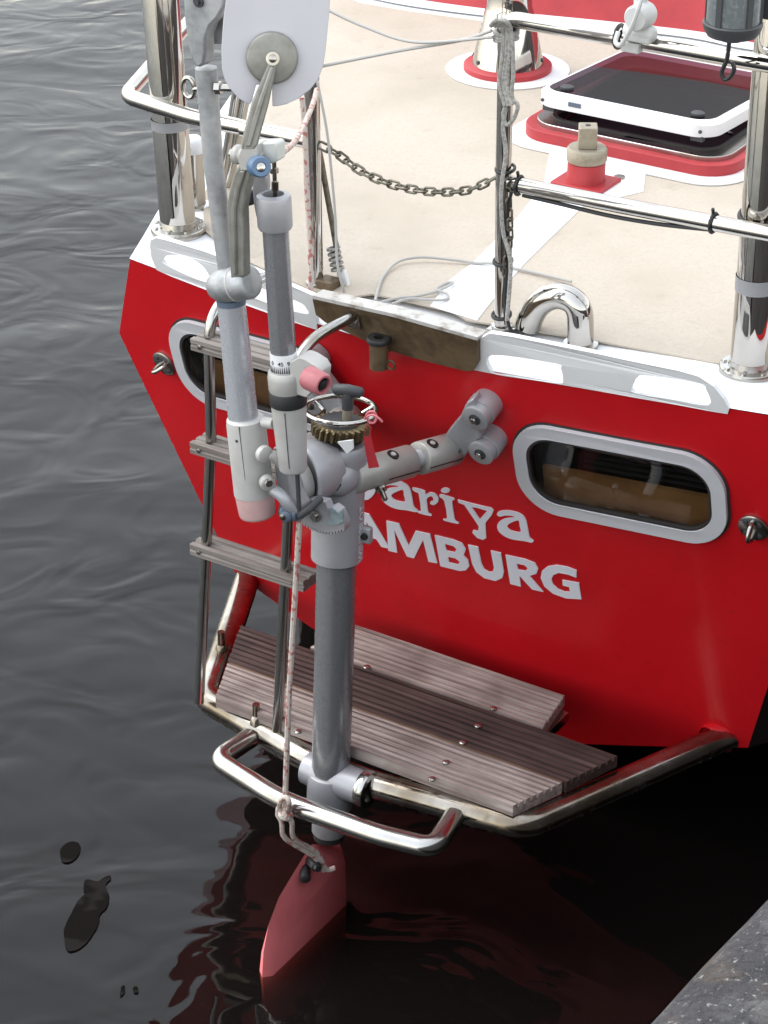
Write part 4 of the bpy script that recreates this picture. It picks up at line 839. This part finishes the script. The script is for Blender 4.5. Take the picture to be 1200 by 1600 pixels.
mb = MB(); lathe(mb, e, (U*0.3-W_*0.92+Z*0.05), [(-0.002, 0.0125), (0.0005, 0.0125), (0.0005, 0.0075), (0.006, 0.007), (0.007, 0.004)], 6); wv.part('bolt', mb, M['black'], parent=head)
mb = MB(); lathe(mb, PB(460, 752, -0.482), rx, [(-0.012, 0.036), (0.004, 0.0385), (0.008, 0.038), (0.010, 0.035), (0.004, 0.032), (0.002, 0.004)], 40); wv.part('rocker_cover', mb, M['castpale'])
# quadrant with teeth
qo = [(452, 792), (466, 784), (490, 781), (508, 785), (512, 795), (520, 792), (530, 799), (538, 818)]
arc = []
for k in range(19):
    f = k/18; x = 538-84*f; y = 819+14*math.sin(math.pi*min(1, f*1.05+0.12))-4*f*3; arc += [(x, y+2.2), (x-1.6, y+6.2), (x-3.2, y+6.2), (x-4.4, y+2.2)]
mb = MB(); prism(mb, [PB(x, y, -0.505) for x, y in qo+arc], W_*0.016); quad = wv.part('toothed_quadrant', mb, M['cast'], bevel=0.001)
mb = MB(); prism(mb, [PB(x, y, -0.508) for x, y in ((513, 797), (519, 793), (529, 802), (534, 798), (536, 815), (527, 820), (510, 820), (516, 808))], W_*0.004); wv.part('worn_patch', mb, M['teal'], parent=quad)
for x, y, r in ((493, 806, 0.009), (490, 788, 0.005)):
    c = PB(x, y, -0.507); mb = MB(); lathe(mb, c, -W_, [(0, r), (0.003, r), (0.0032, r*0.6), (0.006, r*0.6)], 14); wv.part('bolt', mb, M['steel'], parent=quad)
# gear ring, hand ring and knob on top of the head
G0 = pole(684); up_ = p_ax
mb = MB(); lathe(mb, G0, up_, [(0, 0.036), (0.008, 0.037), (0.010, 0.033)], 40); wv.part('dark_gasket', mb, M['black'])
mb = MB(); nT = 26; vs = []; fs = []; gx, gy = frame(up_)
prof_n = 4
ringpts = []
for k in range(nT*4):
    a = 2*math.pi*k/(nT*4); r = 0.0445 if k % 4 in (0, 1) else 0.0375; ringpts.append((a, r))
nn = len(ringpts)
for zi, (zz, k_, tw) in enumerate(((0.007, 0.90, 0), (0.009, 1, 0.0), (0.024, 1, 0.06), (0.026, 0.92, 0.07))):
    for (a, r) in ringpts: vs.append(G0+up_*zz+(gx*math.cos(a+tw)+gy*math.sin(a+tw))*r*k_)
for i in range(3):
    for k in range(nn): l = (k+1) % nn; fs.append((i*nn+k, i*nn+l, (i+1)*nn+l, (i+1)*nn+k))
fs.append(tuple(range(nn))); fs.append(tuple(3*nn+k for k in range(nn-1, -1, -1))); mb.add(vs, fs); wv.part('gear_ring', mb, M['gear'], smooth=20)
mb = MB(); lathe(mb, G0+up_*0.0262, up_, [(0, 0.030), (0.004, 0.029), (0.005, 0.024)], 40); wv.part('gear_cover', mb, M['dgrey'])
hcen = PB(530, 646, boat(G0).y); hcen = G0+up_*0.046
mb = MB(); tube(mb, [hcen+(gx*math.cos(a)+gy*math.sin(a))*0.0535 for a in [2*math.pi*k/48 for k in range(48)]], 0.0042, 12, closed=True); hr = wv.part('hand_ring', mb, M['chrome'])
mb = MB()
for a in (0.4, 2.5, 4.6): tube(mb, [hcen+(gx*math.cos(a)+gy*math.sin(a))*0.0535, G0+up_*0.036+(gx*math.cos(a)+gy*math.sin(a))*0.034], 0.003, 8)
wv.part('spoke', mb, M['steel'], parent=hr)
k0 = G0+up_*0.026+U*0.009+W_*0.004; 
mb = MB(); cyl(mb, k0, k0+up_*0.03, 0.0075); wv.part('knob_stud', mb, M['cap'])
mb = MB(); lathe(mb, k0+up_*0.022, up_, [(0, 0.0085), (0.018, 0.009), (0.026, 0.0095), (0.034, 0.006), (0.036, 0.001)], 20); td = (RT*0.96-V((0, 0.2, 0))).normalized()
tube(mb, [k0+up_*0.05-td*0.0235, k0+up_*0.052-td*0.02, k0+up_*0.052, k0+up_*0.05+td*0.02, k0+up_*0.048+td*0.0235], [0.004, 0.0085, 0.0095, 0.0085, 0.004], 16); wv.part('tee_knob', mb, M['dgrey'], smooth=60)
mb = MB(); prism(mb, [PB(x, y, boat(hc).y-0.0485) for x, y in ((527, 691), (550, 688), (551, 702), (542, 709))], W_*0.004); wv.part('white_patch', mb, M['white'])
# side tab behind the collar
mb = MB(); c = pole(828)+U*0.042+W_*0.012; box(mb, c, U*0.012, W_*0.006, Z*0.014); wv.part('side_tab', mb, M['cast'], bevel=0.003)
mb = MB(); lathe(mb, c+U*0.004-W_*0.006, -W_, [(0, 0.006), (0.004, 0.0055)], 12); wv.part('bolt', mb, M['black'])
# mounting arms, port and starboard
def mir(P, s): q = boat(P); return B(q.x if s > 0 else -q.x-0.045, q.y, q.z)
hcb = pole(738)
A0 = PB(548, 746, -0.41); A3 = T(722, 682, 0.032); A1 = A0.lerp(A3, 0.57); A1b = A0.lerp(A3, 0.66); dA = (A3-A0).normalized()
for s in (1, -1):
    ms = lambda P: mir(P, s)
    mb = MB(); cyl(mb, ms(A0), ms(A1), 0.0262, 0.0258, 32, bev=0.002); ar1 = wv.part('arm_socket', mb, M['armcast'], smooth=50)
    mb = MB(); cyl(mb, ms(A1-dA*0.02), ms(A1b+dA*0.03), 0.0145, n=28); wv.part('arm_tube', mb, M['alu'])
    mb = MB(); cyl(mb, ms(A1b), ms(A3+dA*0.004), 0.0265, 0.0265, 32, bev=0.002); ar2 = wv.part('arm_socket', mb, M['armcast'], smooth=50)
    for par, (x, y), r in ((ar1, (621, 690), 0.0259), (ar2, (668, 670), 0.0265)):
        base = A0+dA*((PB(x, y, -0.33)-A0).dot(dA)) if par == ar1 else A1b+dA*0.018
        base = A0.lerp(A1, 0.62) if par == ar1 else base
        w = (CAM-base).normalized(); w = (w*0.55+Z*0.75); w = (w-dA*w.dot(dA)).normalized(); mb = MB(); q = ms(base+w*(r-0.002)); wdir = (q-ms(base)).normalized()
        lathe(mb, q, wdir, [(0, 0.0098), (0.0024, 0.0098)], 20); rec = wv.part('bolt_recess', mb, M['black'], parent=par)
        mb = MB(); lathe(mb, q+wdir*0.0005, wdir, [(0, 0.0048), (0.0035, 0.0045), (0.004, 0.002)], 6); wv.part('bolt', mb, M['castpale'], parent=par)
    for par, e0, e1, rr in ((ar1, A0.lerp(A1, 0.45), A1, 0.0259), (ar2, A1b, A3, 0.0265)):
        w = (CAM-A1).normalized()-Z*0.55; w = (w-dA*w.dot(dA)).normalized(); m_ = e0.lerp(e1, 0.5)+w*rr; mb = MB(); box(mb, m_, dA*(e1-e0).length*0.48, w*0.0008, dA.cross(w)*0.0009)
        if s < 0: mb.v = [mir(p, -1) for p in mb.v]
        wv.part('clamp_slit', mb, M['black'], parent=par)
    lev = [(690, 430), (705, 375), (730, 338), (790, 268), (812, 220), (835, 175), (870, 158), (900, 250), (880, 322), (912, 345), (920, 400), (872, 428), (840, 490), (800, 542), (742, 568), (696, 582), (676, 540), (672, 490)]
    mb = MB(); lo_ = [T(540+x/4, 560+y/4, 0.040) for x, y in lev]; cl = sum(lo_, V((0, 0, 0)))/len(lo_); nl = tn(boat(cl).x, boat(cl).z)
    prism(mb, [ms(p) for p in lo_], (ms(cl-nl*0.024)-ms(cl))); lev_o = wv.part('mounting_lever', mb, M['cast'], bevel=0.003, seg=3)
    for (x, y) in ((764, 627), (772, 681)):
        p = ms(T(x, y, 0.046)); nb = (ms(T(x, y, 0.0))-p).normalized()
        mb = MB(); lathe(mb, p, nb, [(0.0, 0.019), (0.0012, 0.0215), (0.013, 0.022), (0.014, 0.0212), (0.0155, 0.0212), (0.0165, 0.0242), (0.046, 0.0245)], 36); pad = wv.part('mounting_pad', mb, M['cast'], parent=lev_o, smooth=35)
        mb = MB(); lathe(mb, p-nb*0.0012, nb, [(0, 0.0098), (0.002, 0.0098)], 20); wv.part('bolt_recess', mb, M['dgrey'], parent=lev_o); mb = MB(); lathe(mb, p-nb*0.0065, nb, [(0, 0.005), (0.0008, 0.006), (0.0065, 0.006)], 6); wv.part('bolt', mb, M['steel'], parent=lev_o)
    p = ms(T(735, 678, 0.041)); nb = (ms(T(735, 678, 0.05))-p).normalized(); mb = MB(); lathe(mb, p, nb, [(0, 0.007), (0.006, 0.0065)], 8); wv.part('bolt', mb, M['steel'], parent=lev_o)
# clamp screw on the near arm
c = A0.lerp(A1, 0.42); mb = MB(); d1 = (U*0.75-W_*0.6-Z*0.2).normalized(); tube(mb, [c+d1*0.012-Z*0.012, c+d1*0.046-Z*0.018], 0.0042, 10); tube(mb, [c+d1*0.02-Z*0.013, c+d1*0.028-Z*0.015], 0.009, 6); wv.part('clamp_screw', mb, M['stained'])
# ------ left column: alu tube, socket, pale pink foot, elbow
cb = -0.555
def cpx(pts): return [PB(x, y, cb) for x, y in pts]
a0_, a1_ = cpx(((361, 470), (381, 662))); r24 = rp(a0_, 24)
mb = MB(); cyl(mb, a0_, a1_, rp(a0_, 22.5), rp(a1_, 24)); lc = wv.part('alloy_tube', mb, M['alu'])
mb = MB(); d_ = (a0_-a1_).normalized(); lathe(mb, a0_-d_*0.004, d_, [(0, rp(a0_, 23.5)), (0.008, rp(a0_, 23)), (0.011, rp(a0_, 15))], 36); wv.part('blue_seal', mb, M['bluegrey'])
s0, s1 = cpx(((383, 651), (397, 770))); mb = MB(); d_ = (s1-s0).normalized(); Ls = (s1-s0).length
lathe(mb, s0, d_, [(0, rp(s0, 25)), (0.003, rp(s0, 29.5)), (0.012, rp(s0, 31)), (Ls, rp(s1, 31.5))], 40); sock = wv.part('column_socket', mb, M['castpale'])
f0, f1 = cpx(((397, 770), (403, 806))); d2 = (f1-f0).normalized(); mb = MB(); lathe(mb, f0, d2, [(0.0008, rp(f0, 30.5)), ((f1-f0).length*0.85, rp(f1, 29)), ((f1-f0).length*0.95, rp(f1, 27.5)), ((f1-f0).length, rp(f1, 24))], 40); wv.part('pink_foot', mb, M['pinkpale'])
mb = MB(); x0, x1 = PB(329, 449, cb-0.01), PB(394, 440, cb-0.01); d_ = x1-x0; Lx = d_.length; lathe(mb, x0, d_, [(0, 0.006), (Lx*0.08, 0.017), (Lx*0.22, 0.0225), (Lx*0.42, 0.0245), (Lx*0.62, 0.025), (Lx*0.66, 0.0245), (Lx*0.93, 0.0245), (Lx*0.99, 0.0225), (Lx, 0.019)], 32); el = wv.part('elbow_casting', mb, M['galv'], smooth=55)
mb = MB(); lathe(mb, x0, d_, [(Lx*0.60, 0.0245), (Lx*0.61, 0.0256), (Lx*0.63, 0.0256), (Lx*0.64, 0.0245)], 32, caps=False); wv.part('worn_seam', mb, M['worn'], parent=el)
# galvanised pipe with its flat end casting
g0, g1 = cpx(((322, 106), (357, 440))); mb = MB(); tube(mb, [g0, PB(334, 260, cb), g1], [rp(g0, 17.5), rp(g0, 16), rp(g1, 14)], 28); wv.part('counter_pipe', mb, M['galv'])
def z1p(pts): return [(180+x/3, y/3) for x, y in pts]
fl = z1p([(318, -330), (319, 0), (322, 80), (338, 200), (352, 268), (370, 306), (392, 318), (412, 304), (420, 250), (421, 175), (440, 122), (482, 80), (506, 38), (512, 0), (516, -330)])
mb = MB(); prism(mb, [PB(x, y, cb-0.016) for x, y in fl], W_*0.024); fe_ = wv.part('flat_casting', mb, M['galv'], bevel=0.004, seg=3)
mb = MB(); c = PB(311, 2, cb-0.016); lathe(mb, c, -W_, [(0, 0.008), (0.003, 0.008), (0.003, 0.004), (0.007, 0.004)], 14); wv.part('bolt', mb, M['dgrey'], parent=fe_)
mb = MB(); prism(mb, [PB(x, y, cb+0.016) for x, y in z1p([(424, 140), (426, 212), (500, 206), (540, 190), (545, -300), (420, -300)])], W_*0.012); wv.part('rear_casting', mb, M['galv'], bevel=0.003)
mb = MB(); p = PB(333, 137, cb-0.008); lathe(mb, p, (U*0.9+W_*0.2+Z*0.1), [(0.004, 0.009), (0.012, 0.009), (0.012, 0.005), (0.045, 0.005)], 6); wv.part('bolt', mb, M['steel'])
mb = MB(); c = PB(295, 137, cb); tube(mb, [c+(U*math.cos(a)*0.010+Z*math.sin(a)*0.014) for a in [2*math.pi*k/20 for k in range(20)]], 0.0035, 8, closed=True); tube(mb, [c+U*0.009, PB(322, 137, cb)], 0.004, 8); wv.part('shackle', mb, M['steel'])
# ------ vane blade, hub, arm
vc = PB(425, 90, cb-0.035); vn = (CAM-vc); vn = V((vn.x, vn.y, vn.z*0.6)).normalized()
def vp(x, y, off=0.0): return on(x, y, vc-vn*off, vn)
bo = z1p([(540, -900), (524, -400), (519, 0), (506, 100), (498, 230), (500, 320), (512, 370), (534, 412), (575, 460), (632, 492), (642, 470), (662, 398), (735, 398), (737, 498), (760, 498), (805, 488), (860, 462), (915, 420), (952, 372), (975, 310), (986, 240), (1000, 100), (1008, 0), (1014, -400), (1000, -860), (960, -930), (590, -940)])
mb = MB(); prism(mb, [vp(x, y, 0.016) for x, y in bo], -vn*0.005); wv.part('vane_blade', mb, M['vane'], bevel=0.001)
rh = rp(vc, 41); mb = MB(); lathe(mb, vp(425, 90, 0.0158), vn, [(0, rh), (0.006, rh), (0.009, rh*0.95), (0.010, rh*0.9)], 48); hubd = wv.part('hub_disc', mb, M['armgrey'])
mb = MB(); arm = z1p([(722, 290), (715, 265), (738, 255), (760, 265), (760, 290), (722, 480), (668, 680), (652, 700), (590, 700), (598, 640), (640, 480)])
prism(mb, [vp(x, y, -0.004) for x, y in arm], -vn*0.012); ua = wv.part('vane_arm', mb, M['armgrey'], bevel=0.003, seg=3)
mb = MB(); rib = z1p([(728, 310), (744, 310), (690, 500), (636, 690), (612, 690), (662, 500)]); prism(mb, [vp(x, y, -0.008) for x, y in rib], -vn*0.006); wv.part('arm_rib', mb, M['armgrey'], parent=ua, bevel=0.002)
mb = MB(); lathe(mb, vp(426, 91, -0.004), vn, [(0, 0.009), (0.004, 0.009), (0.004, 0.0055), (0.007, 0.005), (0.008, 0.002)], 20); wv.part('hub_bolt', mb, M['steel'], parent=hubd)
low = z1p([(588, 760), (640, 760), (640, 800), (612, 900), (598, 985), (602, 1080), (606, 1300), (540, 1310), (528, 1100), (520, 960), (536, 880), (560, 800)])
mb = MB(); prism(mb, [PB(x, y, cb-0.030) for x, y in low], W_*0.016); wv.part('lower_arm', mb, M['armgrey'], bevel=0.003, seg=3)
mb = MB(); prism(mb, [PB(x, y, cb-0.034) for x, y in z1p([(585, 800), (608, 800), (578, 900), (562, 985), (566, 1290), (548, 1290), (540, 985), (556, 900)])], W_*0.006); wv.part('arm_rib', mb, M['armgrey'], bevel=0.002)
j0 = PB(366, 240, cb-0.02); mb = MB(); lathe(mb, j0, U, [(0, 0.008), (0.002, 0.0135), (0.010, 0.0135), (0.012, 0.011), (0.03, 0.013), (0.05, 0.013)], 28); prism(mb, [PB(x, y, cb-0.034) for x, y in z1p([(590, 690), (660, 680), (668, 730), (640, 800), (586, 800), (572, 740)])], W_*0.028); jo = wv.part('pivot_joint', mb, M['castpale'], bevel=0.002)
mb = MB(); lathe(mb, j0-U*0.002, -U, [(0, 0.006), (0.004, 0.006)], 6); wv.part('bolt', mb, M['steel'], parent=jo)
mb = MB(); prism(mb, [PB(x, y, cb-0.02) for x, y in z1p([(640, 672), (735, 668), (752, 676), (757, 700), (757, 755), (735, 770), (640, 740)])], W_*0.022); wv.part('cloudy_block', mb, M['clear'], bevel=0.003)
kn = PB(408, 261, cb-0.05); kd = (CAM-kn).normalized(); kd = (kd+U*0.3).normalized(); mb = MB(); lathe(mb, kn-kd*0.028, kd, [(0, 0.0145), (0.024, 0.0145), (0.028, 0.0125), (0.028, 0.007), (0.024, 0.006)], 28); kb = wv.part('blue_knob', mb, M['blue'])
mb = MB(); lathe(mb, kn-kd*0.005, kd, [(0, 0.0065), (0.004, 0.006), (0.005, 0.002)], 16); wv.part('screw', mb, M['steel'], parent=kb)
mb = MB(); tube(mb, [kn-kd*0.03, PB(398, 244, cb-0.01)], 0.012, 18); wv.part('knob_stub', mb, M['castpale'])
# ------ right column: capped grey tube, dial, turret casting
c0, c1 = PB(427, 303, cb), PB(428, 356, cb); dd = (PB(444, 575, cb)-c0).normalized(); r28 = rp(c0, 28)
mb = MB(); tube(mb, [c0-(-dd)*0+dd*0.045, PB(445, 590, cb)], rp(c0, 21), 36); wv.part('grey_tube', mb, M['anod'])
mb = MB(); Lc = (c1-c0).length; lathe(mb, c0, dd, [(0.045, rp(c0, 16.5)), (0.0, rp(c0, 17)), (-0.001, rp(c0, 19)), (0.002, rp(c0, 26.5)), (0.006, r28), (Lc-0.004, r28), (Lc, rp(c0, 26)), (Lc, rp(c0, 20))], 40, caps=False); cap_ = wv.part('tube_cap', mb, M['cast'])
mb = MB(); lathe(mb, c0, dd, [(0.028, 0.001), (0.028, rp(c0, 17))], 30, caps=False); wv.part('cap_floor', mb, M['dgrey'], parent=cap_)
mb = MB(); prism(mb, [PB(x, y, cb+0.006) for x, y in z1p([(636, 815), (706, 815), (712, 870), (700, 1000), (660, 1020), (648, 960)])], W_*0.010); wv.part('tube_bracket', mb, M['cast'], bevel=0.002)
mb = MB(); prism(mb, [PB(x, y, cb+0.018) for x, y in z1p([(600, 900), (650, 890), (650, 960), (600, 975)])], W_*0.012); wv.part('black_clip', mb, M['black'], bevel=0.003)
mb = MB(); rod = [PB(428, 247, cb), PB(429, 268, cb), PB(430, 312, cb+0.002)]; tube(mb, rod, 0.0032, 10); tube(mb, [PB(428, 262, cb), PB(428.5, 270, cb)], 0.0062, 6); tube(mb, [PB(430, 283, cb), PB(430, 297, cb)], 0.0052, 8); wv.part('push_rod', mb, M['stained'])
d0, d1 = PB(442.5, 549, cb), PB(445, 584, cb); rd = rp(d0, 21.6); mb = MB(); cyl(mb, d0, d1, rd, n=40); dial = wv.part('dial_band', mb, M['white'])
t0, t1 = PB(448, 586, cb), PB(458, 734, cb); dt = (t1-t0).normalized(); Lt = (t1-t0).length
mb = MB(); lathe(mb, t0, dt, [(-0.008, rp(t0, 22.5)), (-0.010, rp(t0, 25)), (-0.006, rp(t0, 29)), (0.002, rp(t0, 30.5)), (0.020, rp(t0, 30.0)), (0.024, rp(t0, 28.5)), (Lt*0.4, rp(t0, 27.5)), (Lt*0.75, rp(t0, 24.5)), (Lt-0.002, rp(t0, 22.5)), (Lt, rp(t0, 20))], 44, caps=False)
ear = [PB(x, y, cb-0.012) for x, y in ((452, 566), (466, 558), (478, 562), (494, 572), (500, 582), (498, 602), (488, 612), (478, 622), (452, 614))]
prism(mb, ear, W_*0.03); tur = wv.part('turret_casting', mb, M['castpale'], smooth=50, bevel=0.002)
mb = MB(); lathe(mb, t0, dt, [(0.022, rp(t0, 30.0)), (0.0225, rp(t0, 30.4)), (0.0445, rp(t0, 29.2)), (0.045, rp(t0, 28))], 44, caps=False); wv.part('black_band', mb, M['black'], parent=tur)
k0_ = PB(481, 589, cb-0.02); kx = (U*0.97-W_*0.22-Z*0.05).normalized(); mb = MB(); lathe(mb, k0_, kx, [(0, 0.0165), (0.003, 0.0175), (0.030, 0.0165), (0.033, 0.0145), (0.033, 0.0115), (0.024, 0.011)], 30, caps=False); pk = wv.part('pink_knob', mb, M['pink'])
mb = MB(); lathe(mb, k0_+kx*0.026, kx, [(0, 0.0115), (0.001, 0.0115), (0.001, 0.007), (0.006, 0.0065), (0.007, 0.002)], 24); wv.part('knob_core', mb, M['black'], parent=pk)
mb = MB(); tube(mb, [PB(464, 730, cb), PB(466, 770, cb), PB(468, 806, cb)], 0.0034, 8); wv.part('lower_rod', mb, M['dgrey'])
c = PB(452, 800, cb); mb = MB(); lathe(mb, c-U*0.012, U, [(0, 0.009), (0.002, 0.011), (0.026, 0.011), (0.028, 0.009)], 20); lathe(mb, c-Z*0.0-W_*0.004, (-W_+U*0.3), [(0, 0.010), (0.012, 0.009), (0.014, 0.006)], 18); fk = wv.part('fork_end', mb, M['bluegrey'])
mb = MB(); lathe(mb, c-W_*0.016, (-W_+U*0.3), [(0, 0.0055), (0.003, 0.005), (0.004, 0.002)], 12); wv.part('screw', mb, M['steel'], parent=fk)
mb = MB(); ds = (s1-s0).normalized(); ws = (CAM-s0).normalized(); ws = (ws-U*0.35); ws = (ws-ds*ws.dot(ds)).normalized()
box(mb, s0.lerp(s1, 0.5)+ws*rp(s0, 31.0), ds*(s1-s0).length*0.47, ws*0.0006, ds.cross(ws)*0.0005); wv.part('casting_seam', mb, M['dgrey'], parent=sock)
mb = MB(); lathe(mb, s0.lerp(s1, 0.22)+(ws*0.9-U*0.2).normalized()*rp(s0, 30.6), ws, [(0, 0.0022), (0.0012, 0.0022)], 10); wv.part('set_screw', mb, M['dgrey'], parent=sock)
wt = (CAM-t0).normalized()-U*0.25; wt = (wt-dt*wt.dot(dt)).normalized(); mb = MB()
box(mb, t0.lerp(t1, 0.62)+wt*rp(t0, 25.9), (t1-t0+wt*(rp(t0, 22.5)-rp(t0, 28.5))*1.4).normalized()*Lt*0.30, wt*0.0007, dt.cross(wt)*0.0005); wv.part('casting_seam', mb, M['dgrey'], parent=tur)
# linkage between the left socket and the head
mb = MB(); tube(mb, [PB(410, 708, cb-0.012), PB(428, 712, cb-0.006), PB(446, 730, cb+0.01)], [0.008, 0.008, 0.009], 16); lathe(mb, PB(410, 708, cb-0.016), (U*0.9-W_*0.3), [(0, 0.013), (0.008, 0.013), (0.010, 0.010)], 22)
wv.part('link_arm', mb, M['castpale'], smooth=50); mb = MB(); tube(mb, [PB(412, 660, cb), PB(428, 662, cb)], 0.0085, 14); wv.part('link_stub', mb, M['castpale'])
mb = MB(); lathe(mb, PB(416, 752, cb-0.014), (U*0.8-W_*0.6), [(0, 0.0115), (0.010, 0.0115), (0.012, 0.009)], 22); wv.part('roller', mb, M['castpale'])
mb = MB(); lathe(mb, PB(419, 753, cb-0.024), (U*0.8-W_*0.6), [(0, 0.006), (0.006, 0.006)], 6); wv.part('bolt', mb, M['steel'])
mb = MB(); prism(mb, [PB(x, y, cb+0.02) for x, y in ((424, 700), (440, 702), (450, 730), (456, 770), (470, 796), (462, 810), (446, 812), (432, 806), (436, 780), (430, 745))], W_*0.03); wv.part('link_plate', mb, M['cast'], bevel=0.004, seg=3)
mb = MB(); tube(mb, spline([PB(426, 765, cb-0.01), PB(440, 775, cb-0.01), PB(452, 790, cb-0.006), PB(470, 806, cb+0.01)], 5), 0.009, 14); wv.part('link_rod', mb, M['cast'])
mb = MB(); tube(mb, [PB(468, 806, cb), PB(480, 798, cb), PB(500, 780, -0.515)], 0.006, 10); wv.part('link_rod', mb, M['dgrey'])
# writing on the gear: text bent round its cylinder
def text_on(name, s, size, axis_p, axis, r, ang, up_pos, rot, m, parent):
    cu = bpy.data.curves.new('txt', 'FONT'); cu.body = s; cu.size = size; cu.align_x = 'CENTER'; cu.align_y = 'CENTER'; cu.offset = size*0.012
    ob = bpy.data.objects.new('txt', cu); COL.objects.link(ob); me = bpy.data.meshes.new_from_object(ob.evaluated_get(bpy.context.evaluated_depsgraph_get()))
    axis = axis.normalized(); mb = MB(); toc = (CAM-axis_p); toc = (toc-axis*toc.dot(axis)).normalized(); sx = axis.cross(toc).normalized()
    vs = []
    for v in me.vertices:
        x, y = v.co.x, v.co.y
        if rot: x, y = -y, x
        a = ang+x/r; vs.append(axis_p+axis*(up_pos+y)+(toc*math.cos(a)+sx*math.sin(a))*(r+0.0006))
    mb.add(vs, [tuple(p.vertices) for p in me.polygons]); bpy.data.objects.remove(ob); bpy.data.curves.remove(cu); bpy.data.meshes.remove(me)
    return wv.part(name, mb, m, parent=parent)
text_on('maker_lettering', 'WINDPILOT', 0.0175, P1, p_ax, 0.0408, 1.08, Lh*0.27, True, M['letter'], head)
dax = (d0-d1).normalized()
for s, a in (('45', -0.25), ('90', 0.42), ('120', 1.05), ('0', -0.95)): text_on('dial_numbers', s, 0.0085, d1, dax, rd, a, 0.0225, False, M['black'], dial)
text_on('dial_numbers', 'WIND VANE ANGLE 0-360', 0.0035, d1, dax, rd, 0.0, 0.029, False, M['black'], dial) if False else None
mb = MB(); toc = (CAM-d1); toc = (toc-dax*toc.dot(dax)).normalized(); sx = dax.cross(toc)
for k in range(40):
    a = 2*math.pi*k/40; f = lambda an, h: d1+dax*h+(toc*math.cos(an)+sx*math.sin(an))*(rd+0.0006)
    mb.add([f(a-0.06, 0.008), f(a+0.06, 0.008), f(a+0.012, 0.0185), f(a-0.012, 0.0185)], [(0, 1, 2, 3)])
wv.part('dial_ticks', mb, M['dgrey'], parent=dial)

# ------------------------------------------------------------------ tag, ropes on the gear
b_t = boat(hcen).y-0.035
t = Thing('warning_tag', 'small red cloth tag tied with pink string to the hand ring', 'tag', PB(580, 660, b_t))
mb = MB(); pts = [(568, 683), (579, 681), (584, 705), (592, 730), (576, 732), (571, 706)]; prism(mb, [PB(x, y, b_t) for x, y in pts], W_*0.0015); tg = t.part('cloth', mb, M['tag'])
mb = MB(); tube(mb, [PB(x, y, b_t) for x, y in ((571, 684), (571, 668), (574, 662), (580, 668), (578, 682))], 0.0008, 6); t.part('loop', mb, M['tag'])
mb = MB(); tube(mb, spline([PB(x, y, b_t-h) for x, y, h in ((570, 655, 0), (575, 645, .004), (583, 643, .004), (588, 650, 0), (585, 660, .004), (577, 660, .002), (574, 652, .006), (582, 648, .008), (592, 654, .004), (597, 659, 0))], 5), 0.0018, 6); t.part('string', mb, M['string'])
kb_ = B(-0.05, -0.535, zb)
kx_, ky_ = 447, 1268
rope('oar_lift_line', [PB(468, 812, cb+0.012), PB(464, 880, cb+0.012), PB(458, 980, cb+0.01), PB(452, 1080, cb+0.004), PB(448, 1180, cb), PB(446, 1236, cb-0.002), PB(445, 1262, cb-0.003)], 0.0046, M['ropered'], 'red flecked rope running down beside the pole to the bumper loop')
mb = MB(); kc = PB(447, 1272, cb-0.006)
for k in range(3):
    ax = [V((1, 0.2, 0.1)), V((0.2, 0.3, 1)), V((0.6, -0.4, 0.6))][k].normalized(); x, y = frame(ax)
    tube(mb, [kc+(x*math.cos(a)*0.010+y*math.sin(a)*0.008)+ax*0.003*math.sin(2*a) for a in [2*math.pi*j/18 for j in range(18)]], 0.0042, 8, closed=True)
rud = PA(490, 1350, 0.0)+U*0.02
tube(mb, spline([kc, PB(437, 1262, cb-0.01), PB(434, 1272, cb-0.01), PB(440, 1284, cb-0.008), PB(446, 1310, cb), rud.lerp(kc, 0.25)-Z*0.004, rud-Z*0.005], 6), 0.0043, 8)
tube(mb, spline([kc, PB(456, 1285, cb-0.004), PB(460, 1310, cb+0.01), rud.lerp(kc, 0.2)+Z*0.01, rud+U*0.004, rud+U*0.012+W_*0.014-Z*0.004], 6), 0.0043, 8)
tube(mb, spline([kc, PB(452, 1255, cb-0.02), PB(447, 1246, cb-0.02), PB(440, 1250, cb-0.02), PB(437, 1262, cb-0.012), kc], 6), 0.0042, 8)
single('knotted_rope', mb, M['ropered'], 'knot and rope loop tied to the black bolt of the red oar', 'rope', kc)

# ------------------------------------------------------------------ dark reflections in the water, drawn as thin near-black sheets
for pts, lab, hl in (([(95, 1340), (94, 1330), (100, 1321), (110, 1316), (121, 1317), (126, 1324), (124, 1334), (116, 1344), (106, 1348), (98, 1347)], 'small round dark reflection in the grey water, modelled as a thin sheet', 0),
        ([(100, 1464), (101, 1450), (110, 1430), (122, 1408), (134, 1396), (131, 1392), (132, 1379), (138, 1375), (152, 1378), (164, 1371), (172, 1369), (173, 1374), (165, 1384), (171, 1402), (167, 1418), (156, 1430), (154, 1445), (140, 1468), (124, 1483), (109, 1487), (103, 1480)], 'long ragged dark reflection in the grey water, modelled as a thin sheet', 1),
        ([(189, 1548), (190, 1542), (195, 1541), (195, 1549), (192, 1555), (188, 1556)], 'tiny dark reflected speck on the water, left of a pair', 0),
        ([(208, 1546), (210, 1542), (215, 1543), (216, 1550), (211, 1552)], 'tiny dark reflected speck on the water, right of a pair', 0)):
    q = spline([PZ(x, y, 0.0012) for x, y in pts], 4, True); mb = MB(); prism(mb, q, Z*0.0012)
    single('dark_reflection', mb, M['refl_dark'], lab, 'dark reflection', q[0], 'dark reflections on the water')
